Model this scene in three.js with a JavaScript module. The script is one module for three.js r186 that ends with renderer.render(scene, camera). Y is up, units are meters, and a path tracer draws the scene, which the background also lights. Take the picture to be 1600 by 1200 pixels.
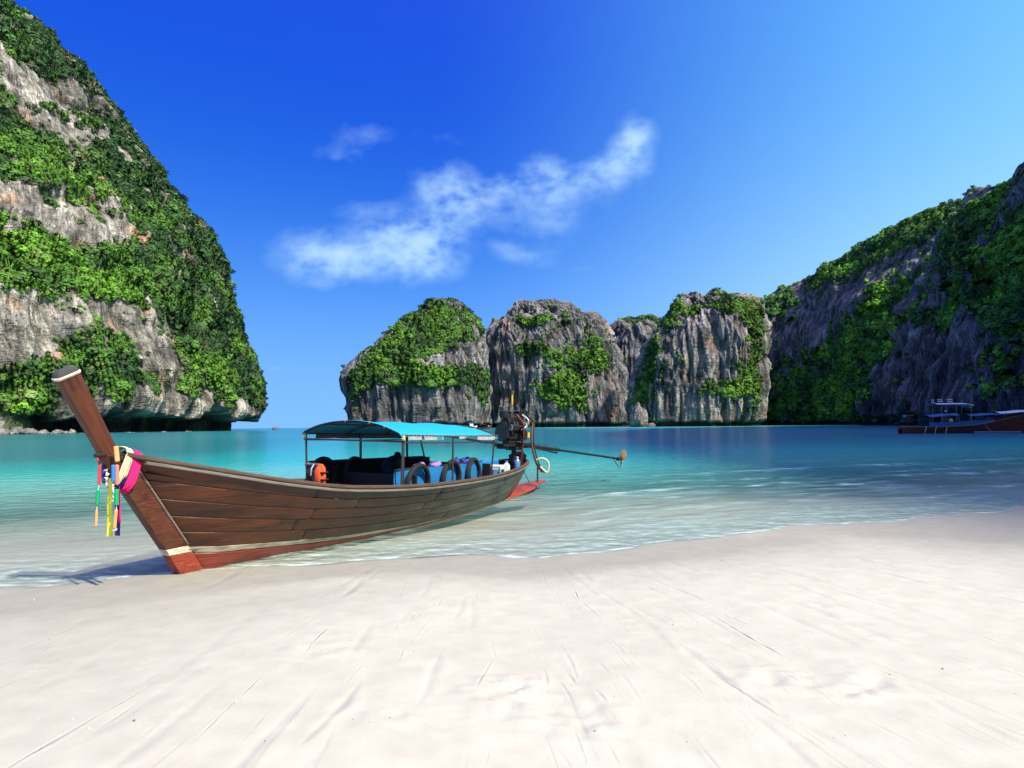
import * as THREE from 'three';
import { ImprovedNoise } from 'three/addons/math/ImprovedNoise.js';
import { mergeGeometries } from 'three/addons/utils/BufferGeometryUtils.js';
import { RoundedBoxGeometry } from 'three/addons/geometries/RoundedBoxGeometry.js';

// ---------------------------------------------------------------- camera, exposure, sun, sky
const renderer = new THREE.WebGLRenderer({ antialias: true });
renderer.toneMapping = THREE.LinearToneMapping;
renderer.toneMappingExposure = 1.4;
renderer.shadowMap.enabled = true;
const scene = new THREE.Scene();
const camera = new THREE.PerspectiveCamera(62, 4 / 3, 0.1, 12000);
camera.position.set(0, 1.6, 0);
camera.rotation.z = -0.0086;                        // the horizon climbs a little to the right
camera.setViewOffset(1600, 1200, 0, -65, 1600, 1200); // shifted lens: verticals stay vertical
const SUN = new THREE.Vector3(0.49, 0.765, 0.42).normalize();
const sun = new THREE.DirectionalLight(new THREE.Color(1.0, 0.92, 0.74), 5);
sun.position.copy(SUN).multiplyScalar(400);
sun.target.position.set(0, 0, 0);
sun.castShadow = true;
sun.shadow.mapSize.set(4096, 4096);
Object.assign(sun.shadow.camera, { left: -400, right: 400, top: 400, bottom: -400, near: 1, far: 1400 });
sun.shadow.radius = 3;
scene.add(sun, sun.target);

// ---------------------------------------------------------------- small tools
const perlin = new ImprovedNoise();
const n3 = (x, y, z) => perlin.noise(x + 311.7, y + 127.1, z + 74.3);
function fbm(x, y, z, oct = 4) { let s = 0, a = 0.5; for (let i = 0; i < oct; i++) { s += a * n3(x, y, z); x = x * 2.03 + 11.3; y = y * 2.03 + 5.1; z = z * 2.03 + 7.7; a *= 0.5; } return s; }
function rng(seed) { let s = seed | 0; return () => { s = (s + 0x6d2b79f5) | 0; let t = Math.imul(s ^ (s >>> 15), 1 | s); t = (t + Math.imul(t ^ (t >>> 7), 61 | t)) ^ t; return ((t ^ (t >>> 14)) >>> 0) / 4294967296; }; }
const clamp = (x, a = 0, b = 1) => Math.min(b, Math.max(a, x));
const lerp = (a, b, t) => a + (b - a) * t;
const sstep = (a, b, x) => { const t = clamp((x - a) / (b - a)); return t * t * (3 - 2 * t); };
const tab = (T, x, c = 1) => { if (x <= T[0][0]) return T[0][c]; for (let i = 1; i < T.length; i++) if (x <= T[i][0]) { const t = (x - T[i - 1][0]) / (T[i][0] - T[i - 1][0]); return lerp(T[i - 1][c], T[i][c], t); } return T[T.length - 1][c]; };
const tabS = (T, x, c = 1) => { // smooth table (Catmull-Rom with uneven knots treated evenly)
  const n = T.length; if (x <= T[0][0]) return T[0][c]; if (x >= T[n - 1][0]) return T[n - 1][c];
  let i = 1; while (x > T[i][0]) i++;
  const x0 = T[i - 1][0], x1 = T[i][0], t = (x - x0) / (x1 - x0), y0 = T[i - 1][c], y1 = T[i][c];
  const m0 = i > 1 ? (y1 - T[i - 2][c]) / (x1 - T[i - 2][0]) * (x1 - x0) : y1 - y0, m1 = i < n - 1 ? (T[i + 1][c] - y0) / (T[i + 1][0] - x0) * (x1 - x0) : y1 - y0;
  const t2 = t * t, t3 = t2 * t; return (2 * t3 - 3 * t2 + 1) * y0 + (t3 - 2 * t2 + t) * m0 + (-2 * t3 + 3 * t2) * y1 + (t3 - t2) * m1;
};
const names = new Map();
function numbered(name) { const k = names.get(name) || 0; names.set(name, k + 1); return k ? name + '_' + String(k).padStart(3, '0') : name; }
function tag(o, label, category, group, kind) { if (label) o.userData.label = label; if (category) o.userData.category = category; if (group) o.userData.group = group; if (kind) o.userData.kind = kind; return o; }
function thing(name, label, category, group, kind) { const o = new THREE.Group(); o.name = numbered(name); scene.add(o); return tag(o, label, category, group, kind); }
function mesh(name, geo, mat, parent) { const m = new THREE.Mesh(geo, mat); m.name = parent === scene ? numbered(name) : name; m.castShadow = m.receiveShadow = true; parent.add(m); return m; }
const rgb = (r, g, b) => new THREE.Color().setRGB(r, g, b);
const std = (r, g, b, rough = 0.8, extra = {}) => new THREE.MeshStandardMaterial({ color: rgb(r, g, b), roughness: rough, side: THREE.DoubleSide, ...extra });
function hash2(ix, iy, seed) { let h = Math.imul(ix, 374761393) + Math.imul(iy, 668265263) + Math.imul(seed, 2147483647 ^ 0x5bd1e995) | 0; h = Math.imul(h ^ (h >>> 13), 1274126177); return ((h ^ (h >>> 16)) >>> 0) / 4294967296; }
function vnoise(x, y, px, py, seed) { // periodic value noise
  const ix = Math.floor(x), iy = Math.floor(y), fx = x - ix, fy = y - iy, u = fx * fx * (3 - 2 * fx), v = fy * fy * (3 - 2 * fy);
  const w = (a, n) => ((a % n) + n) % n, h = (a, b) => hash2(w(a, px), w(b, py), seed);
  return lerp(lerp(h(ix, iy), h(ix + 1, iy), u), lerp(h(ix, iy + 1), h(ix + 1, iy + 1), u), v);
}
function pfbm(u, v, fu, fv, oct, seed) { let s = 0, a = 0.5, t = 0; for (let i = 0; i < oct; i++) { s += a * vnoise(u * fu, v * fv, fu, fv, seed + i); t += a; a *= 0.5; fu *= 2; fv *= 2; } return s / t; }
function texture(w, h, fn, srgb, repeat) { // fn(u, v) -> [r, g, b] in 0..1
  const d = new Uint8Array(w * h * 4);
  for (let y = 0; y < h; y++) for (let x = 0; x < w; x++) { const c = fn((x + 0.5) / w, (y + 0.5) / h), i = (y * w + x) * 4; for (let k = 0; k < 3; k++) d[i + k] = clamp(c[k]) * 255; d[i + 3] = 255; }
  const t = new THREE.DataTexture(d, w, h); t.wrapS = t.wrapT = THREE.RepeatWrapping; t.magFilter = THREE.LinearFilter; t.minFilter = THREE.LinearMipmapLinearFilter; t.generateMipmaps = true;
  if (srgb) t.colorSpace = THREE.SRGBColorSpace; if (repeat) t.repeat.set(repeat[0], repeat[1]); t.needsUpdate = true; return t;
}
// grid of points -> indexed geometry; P(i, j) returns Vector3; cols (nu) x rows (nv)
function gridGeo(nu, nv, P, uv, closeU = false) {
  const pos = new Float32Array(nu * nv * 3), uvs = new Float32Array(nu * nv * 2), idx = [];
  for (let j = 0; j < nv; j++) for (let i = 0; i < nu; i++) { const p = P(i, j), k = j * nu + i; pos[3 * k] = p.x; pos[3 * k + 1] = p.y; pos[3 * k + 2] = p.z; const q = uv ? uv(i, j, p) : [i / (nu - 1), j / (nv - 1)]; uvs[2 * k] = q[0]; uvs[2 * k + 1] = q[1]; }
  for (let j = 0; j < nv - 1; j++) for (let i = 0; i < nu - 1 + (closeU ? 1 : 0); i++) { const a = j * nu + i, b = j * nu + (i + 1) % nu, c = a + nu, d = b + nu; idx.push(a, b, d, a, d, c); }
  const g = new THREE.BufferGeometry(); g.setAttribute('position', new THREE.BufferAttribute(pos, 3)); g.setAttribute('uv', new THREE.BufferAttribute(uvs, 2)); g.setIndex(idx); g.computeVertexNormals(); return g;
}

// ---------------------------------------------------------------- the sky: deep polarised blue, paler towards the sun's side, one drifting bank of thin cloud
{
  const W = 4096, H = 2048, data = new Float32Array(W * H * 4);
  const puffs = [[500, 395, 55, 26, .55], [560, 408, 60, 24, .6], [635, 385, 55, 36, .75], [688, 368, 42, 42, .7], [665, 415, 40, 22, .4], [700, 293, 44, 26, .66], [748, 312, 40, 22, .5], [795, 302, 36, 18, .45], [850, 272, 32, 28, .5], [872, 310, 40, 28, .42], [935, 285, 46, 24, .52], [968, 262, 36, 24, .5], [995, 232, 26, 34, .75], [862, 350, 45, 28, .26], [830, 405, 36, 16, .26], [795, 394, 26, 9, .2], [580, 325, 50, 17, .2], [572, 205, 52, 22, .17], [530, 235, 38, 13, .17], [520, 360, 22, 10, .16], [500, 440, 26, 10, .22], [690, 215, 50, 20, .07], [436, 581, 14, 5, .3], [600, 360, 40, 18, .25], [770, 340, 50, 20, .22], [905, 415, 24, 7, .1]]
    .map(([x, y, a, b, s]) => [(x - 800) / 998.6, (665 - y) / 998.6, a / 998.6, b / 998.6, s]);
  for (let r = 0; r < H; r++) {
    const up = ((r + 0.5) / H - 0.5) * Math.PI, cy = Math.cos(up), y = Math.sin(up), e = Math.max(0, y);
    for (let c = 0; c < W; c++) {
      const az = ((c + 0.5) / W - 0.5) * 2 * Math.PI, x = Math.cos(az) * cy, z = Math.sin(az) * cy, k = (r * W + c) * 4;
      const w = Math.exp(-Math.pow(e / 0.26, 1.8));
      let R = lerp(0.0056, 0.20, Math.pow(w, 1.5)), G = lerp(0.066, 0.475, w), B = lerp(0.66, 1.0, w);
      const wx = sstep(-0.12, 0.85, x) * 0.95, gl = Math.exp(-Math.pow(e / 0.33, 2));
      R = lerp(R, lerp(0.10, 0.60, gl), wx * 0.9); G = lerp(G, lerp(0.56, 0.96, gl), wx * 0.9); B = lerp(B, lerp(1.0, 1.1, gl), wx * 0.9);
      if (z < -0.3 && y > 0.02) {
        const u = x / -z, v = y / -z;
        if (u > -0.55 && u < 0.4 && v < 0.62) {
          const wu = u + 0.03 * fbm(u * 9, v * 9, 3, 3) + 0.008 * fbm(u * 40, v * 40, 1.5, 2), wv = v + 0.03 * fbm(u * 9, v * 9, 9, 3) + 0.008 * fbm(u * 40, v * 40, 7.5, 2);
          let s = 0; for (const p of puffs) { const dx = (wu - p[0]) / p[2], dy = (wv - p[1]) / p[3], q = dx * dx + dy * dy; if (q < 7) s += p[4] * Math.exp(-q * 0.9); }
          if (s > 0.01) {
            const t = 0.8 * fbm(u * 16 + v * 8, v * 24 - u * 6, 5, 6) + 0.35 * fbm(u * 60 + v * 30, v * 90 - u * 20, 8, 3), a = Math.max(0, 1.25 * s * (0.80 + 1.7 * t) - 0.06), aa = 0.9 * (1 - Math.exp(-1.15 * a - 0.5 * a * a)), l = clamp(0.35 + s * 0.5 + t * 0.5);
            R = lerp(R, lerp(0.30, 0.52, l), aa); G = lerp(G, lerp(0.60, 0.76, l), aa); B = lerp(B, lerp(0.97, 0.99, l), aa);
          }
        }
      }
      const au = 1.7 * Math.exp(-(1 - (x * SUN.x + y * SUN.y + z * SUN.z)) * 5.5); // the pale aureole round the sun
      data[k] = (R + au) * 0.82; data[k + 1] = (G + au) * 0.82; data[k + 2] = (B + au * 0.95) * 0.82; data[k + 3] = 1;
    }
  }
  const sky = new THREE.DataTexture(data, W, H, THREE.RGBAFormat, THREE.FloatType);
  sky.mapping = THREE.EquirectangularReflectionMapping; sky.magFilter = THREE.LinearFilter; sky.minFilter = THREE.LinearFilter; sky.needsUpdate = true;
  scene.background = sky; scene.environment = sky;
}

// ---------------------------------------------------------------- the beach: sand above the water and the sea bed below it, one sheet
const shoreZ = (x) => { const b = x < 0.4 ? -7.97 - 0.25 * (x - 0.4) + 0.012 * Math.min(0, x + 3) ** 2 : -7.97 - 0.43 * (x - 0.4); return b + 0.18 * Math.sin(x * 0.9 + 0.7) + 0.10 * Math.sin(x * 2.3) + 0.05 * Math.sin(x * 5.1 + 1) + 0.25 * n3(x * 0.5, 0, 3); };
const shoreBase = (x) => (x < -60 ? 12 + (x + 60) * 0.9 : x > 60 ? -33.6 - (x - 60) * 0.2 : shoreZ(x));
const grooves = [], pits = [];
{
  const R = rng(41);
  for (let i = 0; i < 420; i++) { const right = R() < 0.72, d = 2.8 + R() * 4.9, x = right ? (R() * 0.8 + 0.02) * d : (-R() * 0.75 - 0.02) * d, len = 0.2 + R() * R() * 1.7, a = (right ? 0.10 + 0.16 * Math.min(1, x / 2) : -0.05) + (R() - 0.5) * 0.26, big = R() < 0.16 ? 1.5 : 0.65; if (R() < 0.16) { grooves.push([x, -d, Math.sin(a), Math.cos(a), len + 0.6, 0.03 + R() * 0.04, 0.0025 + R() * 0.003, (R() - 0.5) * 0.1, R() * 6]); continue; } grooves.push([x, -d, Math.sin(a), Math.cos(a), len, (0.005 + R() * 0.010) * (0.6 + 0.4 * big), (0.0008 + R() * R() * 0.0040) * big, (R() - 0.5) * 0.16, R() * 6]); }
  for (const [x, d, r, h] of [[-0.07, 3.55, 0.10, 0.018], [0.02, 3.62, 0.07, 0.014], [-0.02, 3.35, 0.08, 0.012], [0.2, 3.3, 0.14, 0.016], [-1.35, 4.25, 0.11, 0.012], [-1.22, 4.3, 0.08, 0.01], [1.48, 3.65, 0.09, 0.02], [1.62, 3.55, 0.07, 0.016], [2.0, 3.55, 0.1, 0.018], [1.85, 3.45, 0.06, 0.016], [1.75, 3.4, 0.05, 0.014], [0.9, 4.9, 0.05, 0.01], [-0.6, 3.25, 0.06, 0.01], [2.5, 5.2, 0.06, 0.01], [3.2, 5.6, 0.05, 0.012], [0.35, 3.15, 0.12, 0.014]]) pits.push([x, -d, r, h]);
  for (let i = 0; i < 150; i++) { const d = 2.9 + R() * 4.5; pits.push([(R() * 1.7 - 0.85) * d, -d, 0.012 + R() * 0.03, 0.003 + R() * 0.006]); }
  for (const p of pits) p.push(R() * 9);
}
function seaDepth(x, z) { // positive under water
  const s = shoreBase(x) - z;
  if (s < 0) return 0.03 * s;
  let d = 0.052 * s + 0.0008 * s * s; if (s > 25) d = 1.8 + (s - 25) * 0.065; d = Math.min(d, 7);
  const far = sstep(-230, -330, z) * sstep(-40, 40, x); d = lerp(d, 0.35, far * 0.93);                      // sand bar below the far cliffs
  const pale = sstep(0.34, 0.02, Math.abs(x / -Math.min(z, -1) + 0.30)) * sstep(-22, -60, z) * sstep(-1500, -300, z); d = lerp(d, 0.95, pale * 0.62);
  return d + 0.05 * d * n3(x * 0.05, 0, z * 0.05) * 4;
}
function grooveRelief(x, z) {
  let y = 0;
  for (const g of grooves) {
    const dx = x - g[0], dz = z - g[1]; if (Math.abs(dx) > 1.9 || Math.abs(dz) > 1.9) continue;
    const al = dx * g[2] + dz * g[3]; if (al < 0 || al > g[4]) continue;
    const f = Math.sin(Math.PI * al / g[4]) * clamp(0.65 + 0.9 * n3(al * 5, g[8] * 9, 2)), ac = dx * g[3] - dz * g[2] - g[7] * al * (al / g[4] - 1) - 0.006 * Math.sin(al * 7 + g[8]), w = g[5] * (0.45 + 0.75 * f), q = ac / w; if (Math.abs(q) > 4) continue;
    y += g[6] * f * (-1.2 * Math.exp(-q * q * 1.8) + 0.8 * Math.exp(-((q - 1.6) ** 2)) + 0.2 * Math.exp(-((q + 1.8) ** 2)));
  }
  return y;
}
function pitRelief(x, z) {
  let y = 0;
  for (const p of pits) { const dx = x - p[0], dz = z - p[1], q2 = (dx * dx + dz * dz) / (p[2] * p[2]); if (q2 < 7) { const q = Math.sqrt(q2) * (1 + 0.9 * n3(dx / p[2] * 0.9 + p[4], 0, dz / p[2] * 0.9)); y += p[3] * (-Math.exp(-q * q * 1.5) + 0.7 * Math.exp(-((q - 1.35) ** 2) * 3)); } }
  return y;
}
function sandY(x, z) {
  let y = -seaDepth(x, z);
  const near = sstep(-16, -9, z);
  y += (0.012 * n3(x * 0.6, 1, z * 0.35) + 0.003 * n3(x * 2.3, 2, z * 0.8) + 0.0012 * n3(x * 7, 3, z * 2.2)) * (0.4 + 0.6 * near);
  if (z > -9 && z < -2 && Math.abs(x) < 8) y += pitRelief(x, z);
  return y;
}
function axis(parts) { const out = []; for (const [a, b, n] of parts) for (let i = 0; i < n; i++) out.push(a + (b - a) * i / n); out.push(parts[parts.length - 1][1]); return out; }
function geomAxis(from, to, n, first) { let q = 1.02; for (let it = 0; it < 200; it++) { let s = 0; for (let i = 0; i < n; i++) s += Math.pow(q, i); if (s * first < Math.abs(to - from)) q *= 1.004; else break; } const out = []; let p = 0, sum = 0; for (let i = 0; i < n; i++) sum += Math.pow(q, i); for (let i = 1; i <= n; i++) { p += Math.pow(q, i - 1); out.push(from + (to - from) * p / sum); } return out; }
function sheet(X, Z, Y, color, uvScale) { // a sheet over uneven grid lines
  const nx = X.length, nz = Z.length, pos = new Float32Array(nx * nz * 3), uv = new Float32Array(nx * nz * 2), n = color ? color.n : 0, col = n ? new Float32Array(nx * nz * n) : null, idx = new Uint32Array((nx - 1) * (nz - 1) * 6);
  for (let j = 0; j < nz; j++) for (let i = 0; i < nx; i++) { const k = j * nx + i, y = Y(X[i], Z[j]); pos[3 * k] = X[i]; pos[3 * k + 1] = y; pos[3 * k + 2] = Z[j]; uv[2 * k] = X[i] / uvScale; uv[2 * k + 1] = Z[j] / uvScale; if (n) color.at(X[i], Z[j], y, col, k * n); }
  let q = 0; for (let j = 0; j < nz - 1; j++) for (let i = 0; i < nx - 1; i++) { const a = j * nx + i, b = a + 1, c = a + nx, d = c + 1; idx[q++] = a; idx[q++] = b; idx[q++] = c; idx[q++] = b; idx[q++] = d; idx[q++] = c; }
  const g = new THREE.BufferGeometry(); g.setAttribute('position', new THREE.BufferAttribute(pos, 3)); g.setAttribute('uv', new THREE.BufferAttribute(uv, 2)); if (n) g.setAttribute('color', new THREE.BufferAttribute(col, n)); g.setIndex(new THREE.BufferAttribute(idx, 1)); g.computeVertexNormals();
  const nn = g.attributes.normal; for (let i = 0; i < nn.count; i++) if (nn.getY(i) < 0) nn.setXYZ(i, -nn.getX(i), -nn.getY(i), -nn.getZ(i));
  return g;
}
{
  const X = [...geomAxis(-8, -6000, 46, 0.3).reverse(), ...axis([[-8, -4.2, 90], [-4.2, 5.6, 250], [5.6, 14, 90]]), ...geomAxis(14, 6000, 46, 0.3)];
  const Z = [...geomAxis(-2.3, 900, 30, 0.05).reverse(), ...axis([[-2.3, -8.5, 220], [-8.5, -15, 70]]), ...geomAxis(-15, -6500, 60, 0.2)].sort((a, b) => b - a);
  const color = { n: 3, at(x, z, y, c, k) {
    const s = z - shoreZ(x), wet = sstep(1.7 + 0.9 * n3(x * 0.5, 4, z * 0.3) + 2.0 * sstep(0.5, 7, x), 0.5, s) * (0.8 + 0.25 * n3(x * 0.8, 3, z * 1.3));
    const damp = clamp(0.5 + 1.3 * fbm(x * 0.35 + 0.3 * z, 6, z * 0.5, 3)) * 0.5 * sstep(5, 1.2, s) + wet, t = 1 + 0.07 * fbm(x * 0.5, 8, z * 0.5, 4);
    const m = lerp(1, 0.62, clamp(damp + 0.25 * sstep(3, 8, x) + 0.34 * sstep(-0.6, -3.6, x + 0.5 * n3(x * 0.5, 7, z * 0.4))));
    c[k] = 0.575 * m * t; c[k + 1] = 0.54 * m * t; c[k + 2] = 0.455 * m * t;
  } };
  const grain = texture(1024, 1024, (u, v) => { const s = pfbm(u, v, 10, 10, 5, 3), g = hash2(Math.floor(u * 1024), Math.floor(v * 1024), 5), sh = hash2(Math.floor(u * 512), Math.floor(v * 512), 9); let q = 0.86 + 0.16 * (s - 0.5) + 0.09 * (g - 0.5) + (sh > 0.9985 ? 0.14 : sh < 0.0012 ? -0.28 : 0); return [q, q, q * 0.995]; }, false);
  // the drag marks, rills and grain of the dry sand, as one relief map over the near beach (metres)
  const BW = 2048, BH = 2048, bx0 = -6.5, bx1 = 7.5, bz0 = -2.3, bz1 = -9.5, hd = new Float32Array(BW * BH * 4);
  for (let r = 0; r < BH; r++) for (let c = 0; c < BW; c++) {
    const x = lerp(bx0, bx1, (c + 0.5) / BW), z = lerp(bz0, bz1, (r + 0.5) / BH), edge = Math.min(1, Math.min(c, r, BW - 1 - c, BH - 1 - r) / 40);
    const slant = x * 0.22 * Math.sign(x) + z, h = 0.0012 * n3(x * 9 + z * (x > 0 ? 2.2 : -2.2), 1, z * 2.0) + 0.0009 * n3(x * 26 + z * (x > 0 ? 6 : -6), 2, slant * 3.5) + 0.0006 * n3(x * 60, 3, z * 45) + 0.0005 * hash2(c, r, 7) + 0.0009 * hash2(c >> 1, r >> 1, 8) * (hash2(c >> 3, r >> 3, 4) > 0.7 ? 1 : 0.4);
    const v = (grooveRelief(x, z) + h * 0.42) * edge, k = (r * BW + c) * 4; hd[k] = hd[k + 1] = hd[k + 2] = 0.5 + v * 30; hd[k + 3] = 1;
  }
  const bump = new THREE.DataTexture(hd, BW, BH, THREE.RGBAFormat, THREE.FloatType); bump.magFilter = THREE.LinearFilter; bump.channel = 1; bump.wrapS = bump.wrapT = THREE.ClampToEdgeWrapping; bump.needsUpdate = true;
  const m = new THREE.MeshStandardMaterial({ vertexColors: true, map: grain, bumpMap: bump, bumpScale: 0.05, roughness: 0.92 });
  const sg = sheet(X, Z, sandY, color, 1.3), sp = sg.attributes.position, u1 = new Float32Array(sp.count * 2); for (let i = 0; i < sp.count; i++) { u1[2 * i] = (sp.getX(i) - bx0) / (bx1 - bx0); u1[2 * i + 1] = (sp.getZ(i) - bz0) / (bz1 - bz0); } sg.setAttribute('uv1', new THREE.BufferAttribute(u1, 2));
  tag(mesh('sand', sg, m, scene), 'white sand beach with drag marks sloping into the water', 'sand', null, 'structure');
}

// ---------------------------------------------------------------- the sea
const crests = [ [7.8, 0.04, 0.6, 3.4, 9, 1.0], [5.2, 0.03, 0.6, 0.4, 12, 0.9], // [distance out from the shore, height, length, starts at x, wobble seed, foam]
  [1.0, 0.012, 0.35, -20, 1, 0.75], [3.4, 0.03, 0.7, 1.5, 2, 0.5], [6.2, 0.05, 0.8, 1.2, 3, 1.0], [10.4, 0.045, 0.9, 4, 4, 1.0], [4.6, 0.02, 0.5, 0.8, 5, 0.55], [13.5, 0.03, 0.9, 6, 6, 0.3]];
function crestAt(x, z) {
  const s = shoreZ(x) - z; let y = 0, foam = 0;
  for (const [off, h, len, x0, sd, fm] of crests) {
    const c = off + 0.7 * n3(x * 0.22, sd * 7, 1) + 0.22 * n3(x * 0.9, sd * 7, 4), q = (s - c) / len; if (Math.abs(q) > 3) continue;
    const on = sstep(x0 - 2, x0 + 3, x) * clamp(0.55 + 1.2 * n3(x * 0.35, sd * 3, 8));
    y += h * on * Math.exp(-q * q * 2.2);
    const br = clamp(0.5 + 2.6 * fbm(x * 1.3, sd * 5, s * 3.2, 4));
    foam = Math.max(foam, fm * on * br * Math.exp(-((q + 0.25) ** 2) * 7));
  }
  return [y, foam];
}
function waveY(x, z) {
  const s = shoreZ(x) - z, r = Math.hypot(x, z), f = sstep(70, 12, r);
  if (f <= 0) return 0;
  const k = clamp(s / 3 + 0.15);
  let y = 0.010 * n3(x * 1.1 + 0.4 * z, 1, s * 2.6) + 0.006 * n3(x * 2.6 - z, 5, s * 5.2) + 0.004 * n3(x * 4 + z * 2, 8, s * 9);
  y += 0.005 * Math.sin(s * 9 + 4 * n3(x * 0.6, 2, z * 0.6)) * sstep(9, 2, s);
  return y * k * f + (r < 60 ? crestAt(x, z)[0] : 0);
}
{
  const X = [...geomAxis(-10, -6000, 70, 0.12).reverse(), ...axis([[-10, 20, 470]]), ...geomAxis(20, 6000, 50, 0.2)];
  const Z = [...axis([[-4.6, -14, 300]]), ...geomAxis(-14, -6500, 230, 0.036)].sort((a, b) => b - a);
  const color = { n: 4, at(x, z, y, c, k) {
    const s = shoreBase(x) - z, d = seaDepth(x, z), r = Math.hypot(x, z);
    const patch = fbm(x * 0.012, 2, z * 0.006, 3), reef = clamp(0.5 + 2.2 * patch);
    const deep = sstep(0.5, 3.2, d);
    // colour that comes back out of the water: pale green over shallow sand, turquoise, then a stronger blue-green
    let R = lerp(0.26, 0.012, sstep(0.05, 2.0, d)), G = lerp(0.50, 0.165, deep), B = lerp(0.44, 0.19, deep);
    const blue = sstep(-0.04, 0.20, x / Math.max(4, -z)); G *= lerp(1, 0.84, blue * deep); B *= lerp(1, 1.32, blue * deep); R *= lerp(1, 0.5, blue);
    const m = lerp(0.78, 1.1, reef); R *= m; G *= m; B *= m;
    let a = 1 - Math.exp(-Math.pow(Math.max(0, d) / 0.62, 1.35)); a = Math.max(a * 0.985, 0.10 * sstep(0, 0.03, d));
    if (d <= 0.0) a = 0.0;
    let foam = 0;
    if (s > -0.3 && r < 60) {
      foam = crestAt(x, z)[1];
      const fine = fbm(x * 5, 1, z * 9, 4), fine2 = n3(x * 23, 2, z * 41);
      foam = Math.max(foam, clamp(0.42 + 0.9 * fine + 0.35 * fine2) * sstep(-0.02, 0.12, s) * sstep(3.4, 0.5, s + 1.1 * n3(x * 0.5, 2, 5)) * 0.75);
      foam = Math.max(foam, 0.95 * clamp(0.8 + 1.2 * fine) * Math.exp(-(((s - 0.10 - 0.05 * n3(x * 2, 4, 1)) / 0.07) ** 2)));
      if (x > -1.6) foam = Math.max(foam, clamp(0.06 + 1.25 * fbm(x * 0.5, 3, s * 1.9, 4)) * sstep(11, 3, s) * sstep(0.3, 1.5, s) * sstep(-1.6, 0.5, x));
    }
    foam = clamp(foam);
    c[k] = lerp(R, 0.78, foam); c[k + 1] = lerp(G, 0.80, foam); c[k + 2] = lerp(B, 0.80, foam); c[k + 3] = clamp(a + foam * (1 - a));
  } };
  const ripple = texture(1024, 1024, (u, v) => { const w = 0.05 * (pfbm(u, v, 5, 5, 3, 71) - 0.5), q = 0.5 * pfbm(u + w, v - w, 7, 15, 4, 51) + 0.5 * pfbm(u - w, v + w, 16, 34, 4, 61); return [q, q, q]; }, false);
  const m = new THREE.MeshPhysicalMaterial({ vertexColors: true, transparent: true, roughness: 0.18, ior: 1.33, specularIntensity: 0.55, bumpMap: ripple, bumpScale: 0.22 });
  tag(mesh('sea', sheet(X, Z, (x, z) => (-seaDepth(x, z) > 0.03 ? -0.03 : waveY(x, z)), color, 6), m, scene), 'clear turquoise bay water with small breaking waves along the sand', 'sea', null, 'structure');
}

// ---------------------------------------------------------------- limestone hills round the bay
const rockBump = texture(1024, 1024, (u, v) => { const w = 0.03 * (pfbm(u, v, 6, 6, 3, 5) - 0.5); const col = Math.abs(pfbm(u + w, v, 22, 5, 4, 11) - 0.5) * 2, fine = pfbm(u, v, 40, 24, 4, 17), led = Math.abs(pfbm(u, v + w, 5, 26, 3, 23) - 0.5) * 2; const q = 0.5 * col + 0.3 * fine + 0.2 * led; return [q, q, q]; }, false);
const rockTint = texture(1024, 1024, (u, v) => { const w = 0.04 * (pfbm(u, v, 6, 6, 3, 35) - 0.5); const st = pfbm(u + w, v, 34, 4, 4, 41), fine = pfbm(u, v, 60, 44, 4, 47), cr = Math.abs(pfbm(u - w, v, 18, 7, 4, 53) - 0.5); let q = 0.66 + 1.25 * (st - 0.5) + 0.8 * (fine - 0.5); q *= cr < 0.035 ? 0.5 + cr * 12 : 1; return [q * 1.0, q, q * 1.0]; }, false);
const rockMat = new THREE.MeshStandardMaterial({ vertexColors: true, map: rockTint, bumpMap: rockBump, bumpScale: 2.2, roughness: 0.95 });
function clumpGeo(seed, n, leaf) { // a ragged tuft of leaf-sized faces filling a half ball of radius 1
  const R = rng(seed), pos = [], nor = [], col = [];
  for (let i = 0; i < n; i++) {
    const a = R() * 6.283, h = R() * 1.25 - 0.25, rr = Math.sqrt(Math.max(0, 1 - h * h)) * (0.55 + 0.5 * R()), lump = 0.8 + 0.3 * Math.sin(a * 3 + seed) * (1 - Math.abs(h));
    const c = new THREE.Vector3(Math.cos(a) * rr * lump, h * 0.85 * (0.7 + 0.35 * R()), Math.sin(a) * rr * lump), out = c.clone().add(new THREE.Vector3(0, 0.25, 0)).normalize();
    const ax = new THREE.Vector3(R() - 0.5, R() - 0.5, R() - 0.5).normalize(), t1 = new THREE.Vector3().crossVectors(out, ax).normalize(), t2 = new THREE.Vector3().crossVectors(out, t1).addScaledVector(out, (R() - 0.5) * 1.2).normalize(), s = leaf * (0.6 + 0.8 * R());
    const p = [c.clone().addScaledVector(t1, s), c.clone().addScaledVector(t2, s * 0.8), c.clone().addScaledVector(t1, -s), c.clone().addScaledVector(t2, -s * 0.8)];
    const shade = 0.75 + 0.5 * R();
    for (const k of [0, 1, 2, 0, 2, 3]) { pos.push(p[k].x, p[k].y, p[k].z); nor.push(out.x, out.y, out.z); col.push(shade, shade, shade * 0.9); }
  }
  const g = new THREE.BufferGeometry(); g.setAttribute('position', new THREE.Float32BufferAttribute(pos, 3)); g.setAttribute('color', new THREE.Float32BufferAttribute(col, 3)); g.setAttribute('normal', new THREE.Float32BufferAttribute(nor, 3)); return g;
}
const leafMat = new THREE.MeshStandardMaterial({ vertexColors: true, color: 0xffffff, roughness: 0.75, side: THREE.DoubleSide });
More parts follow.
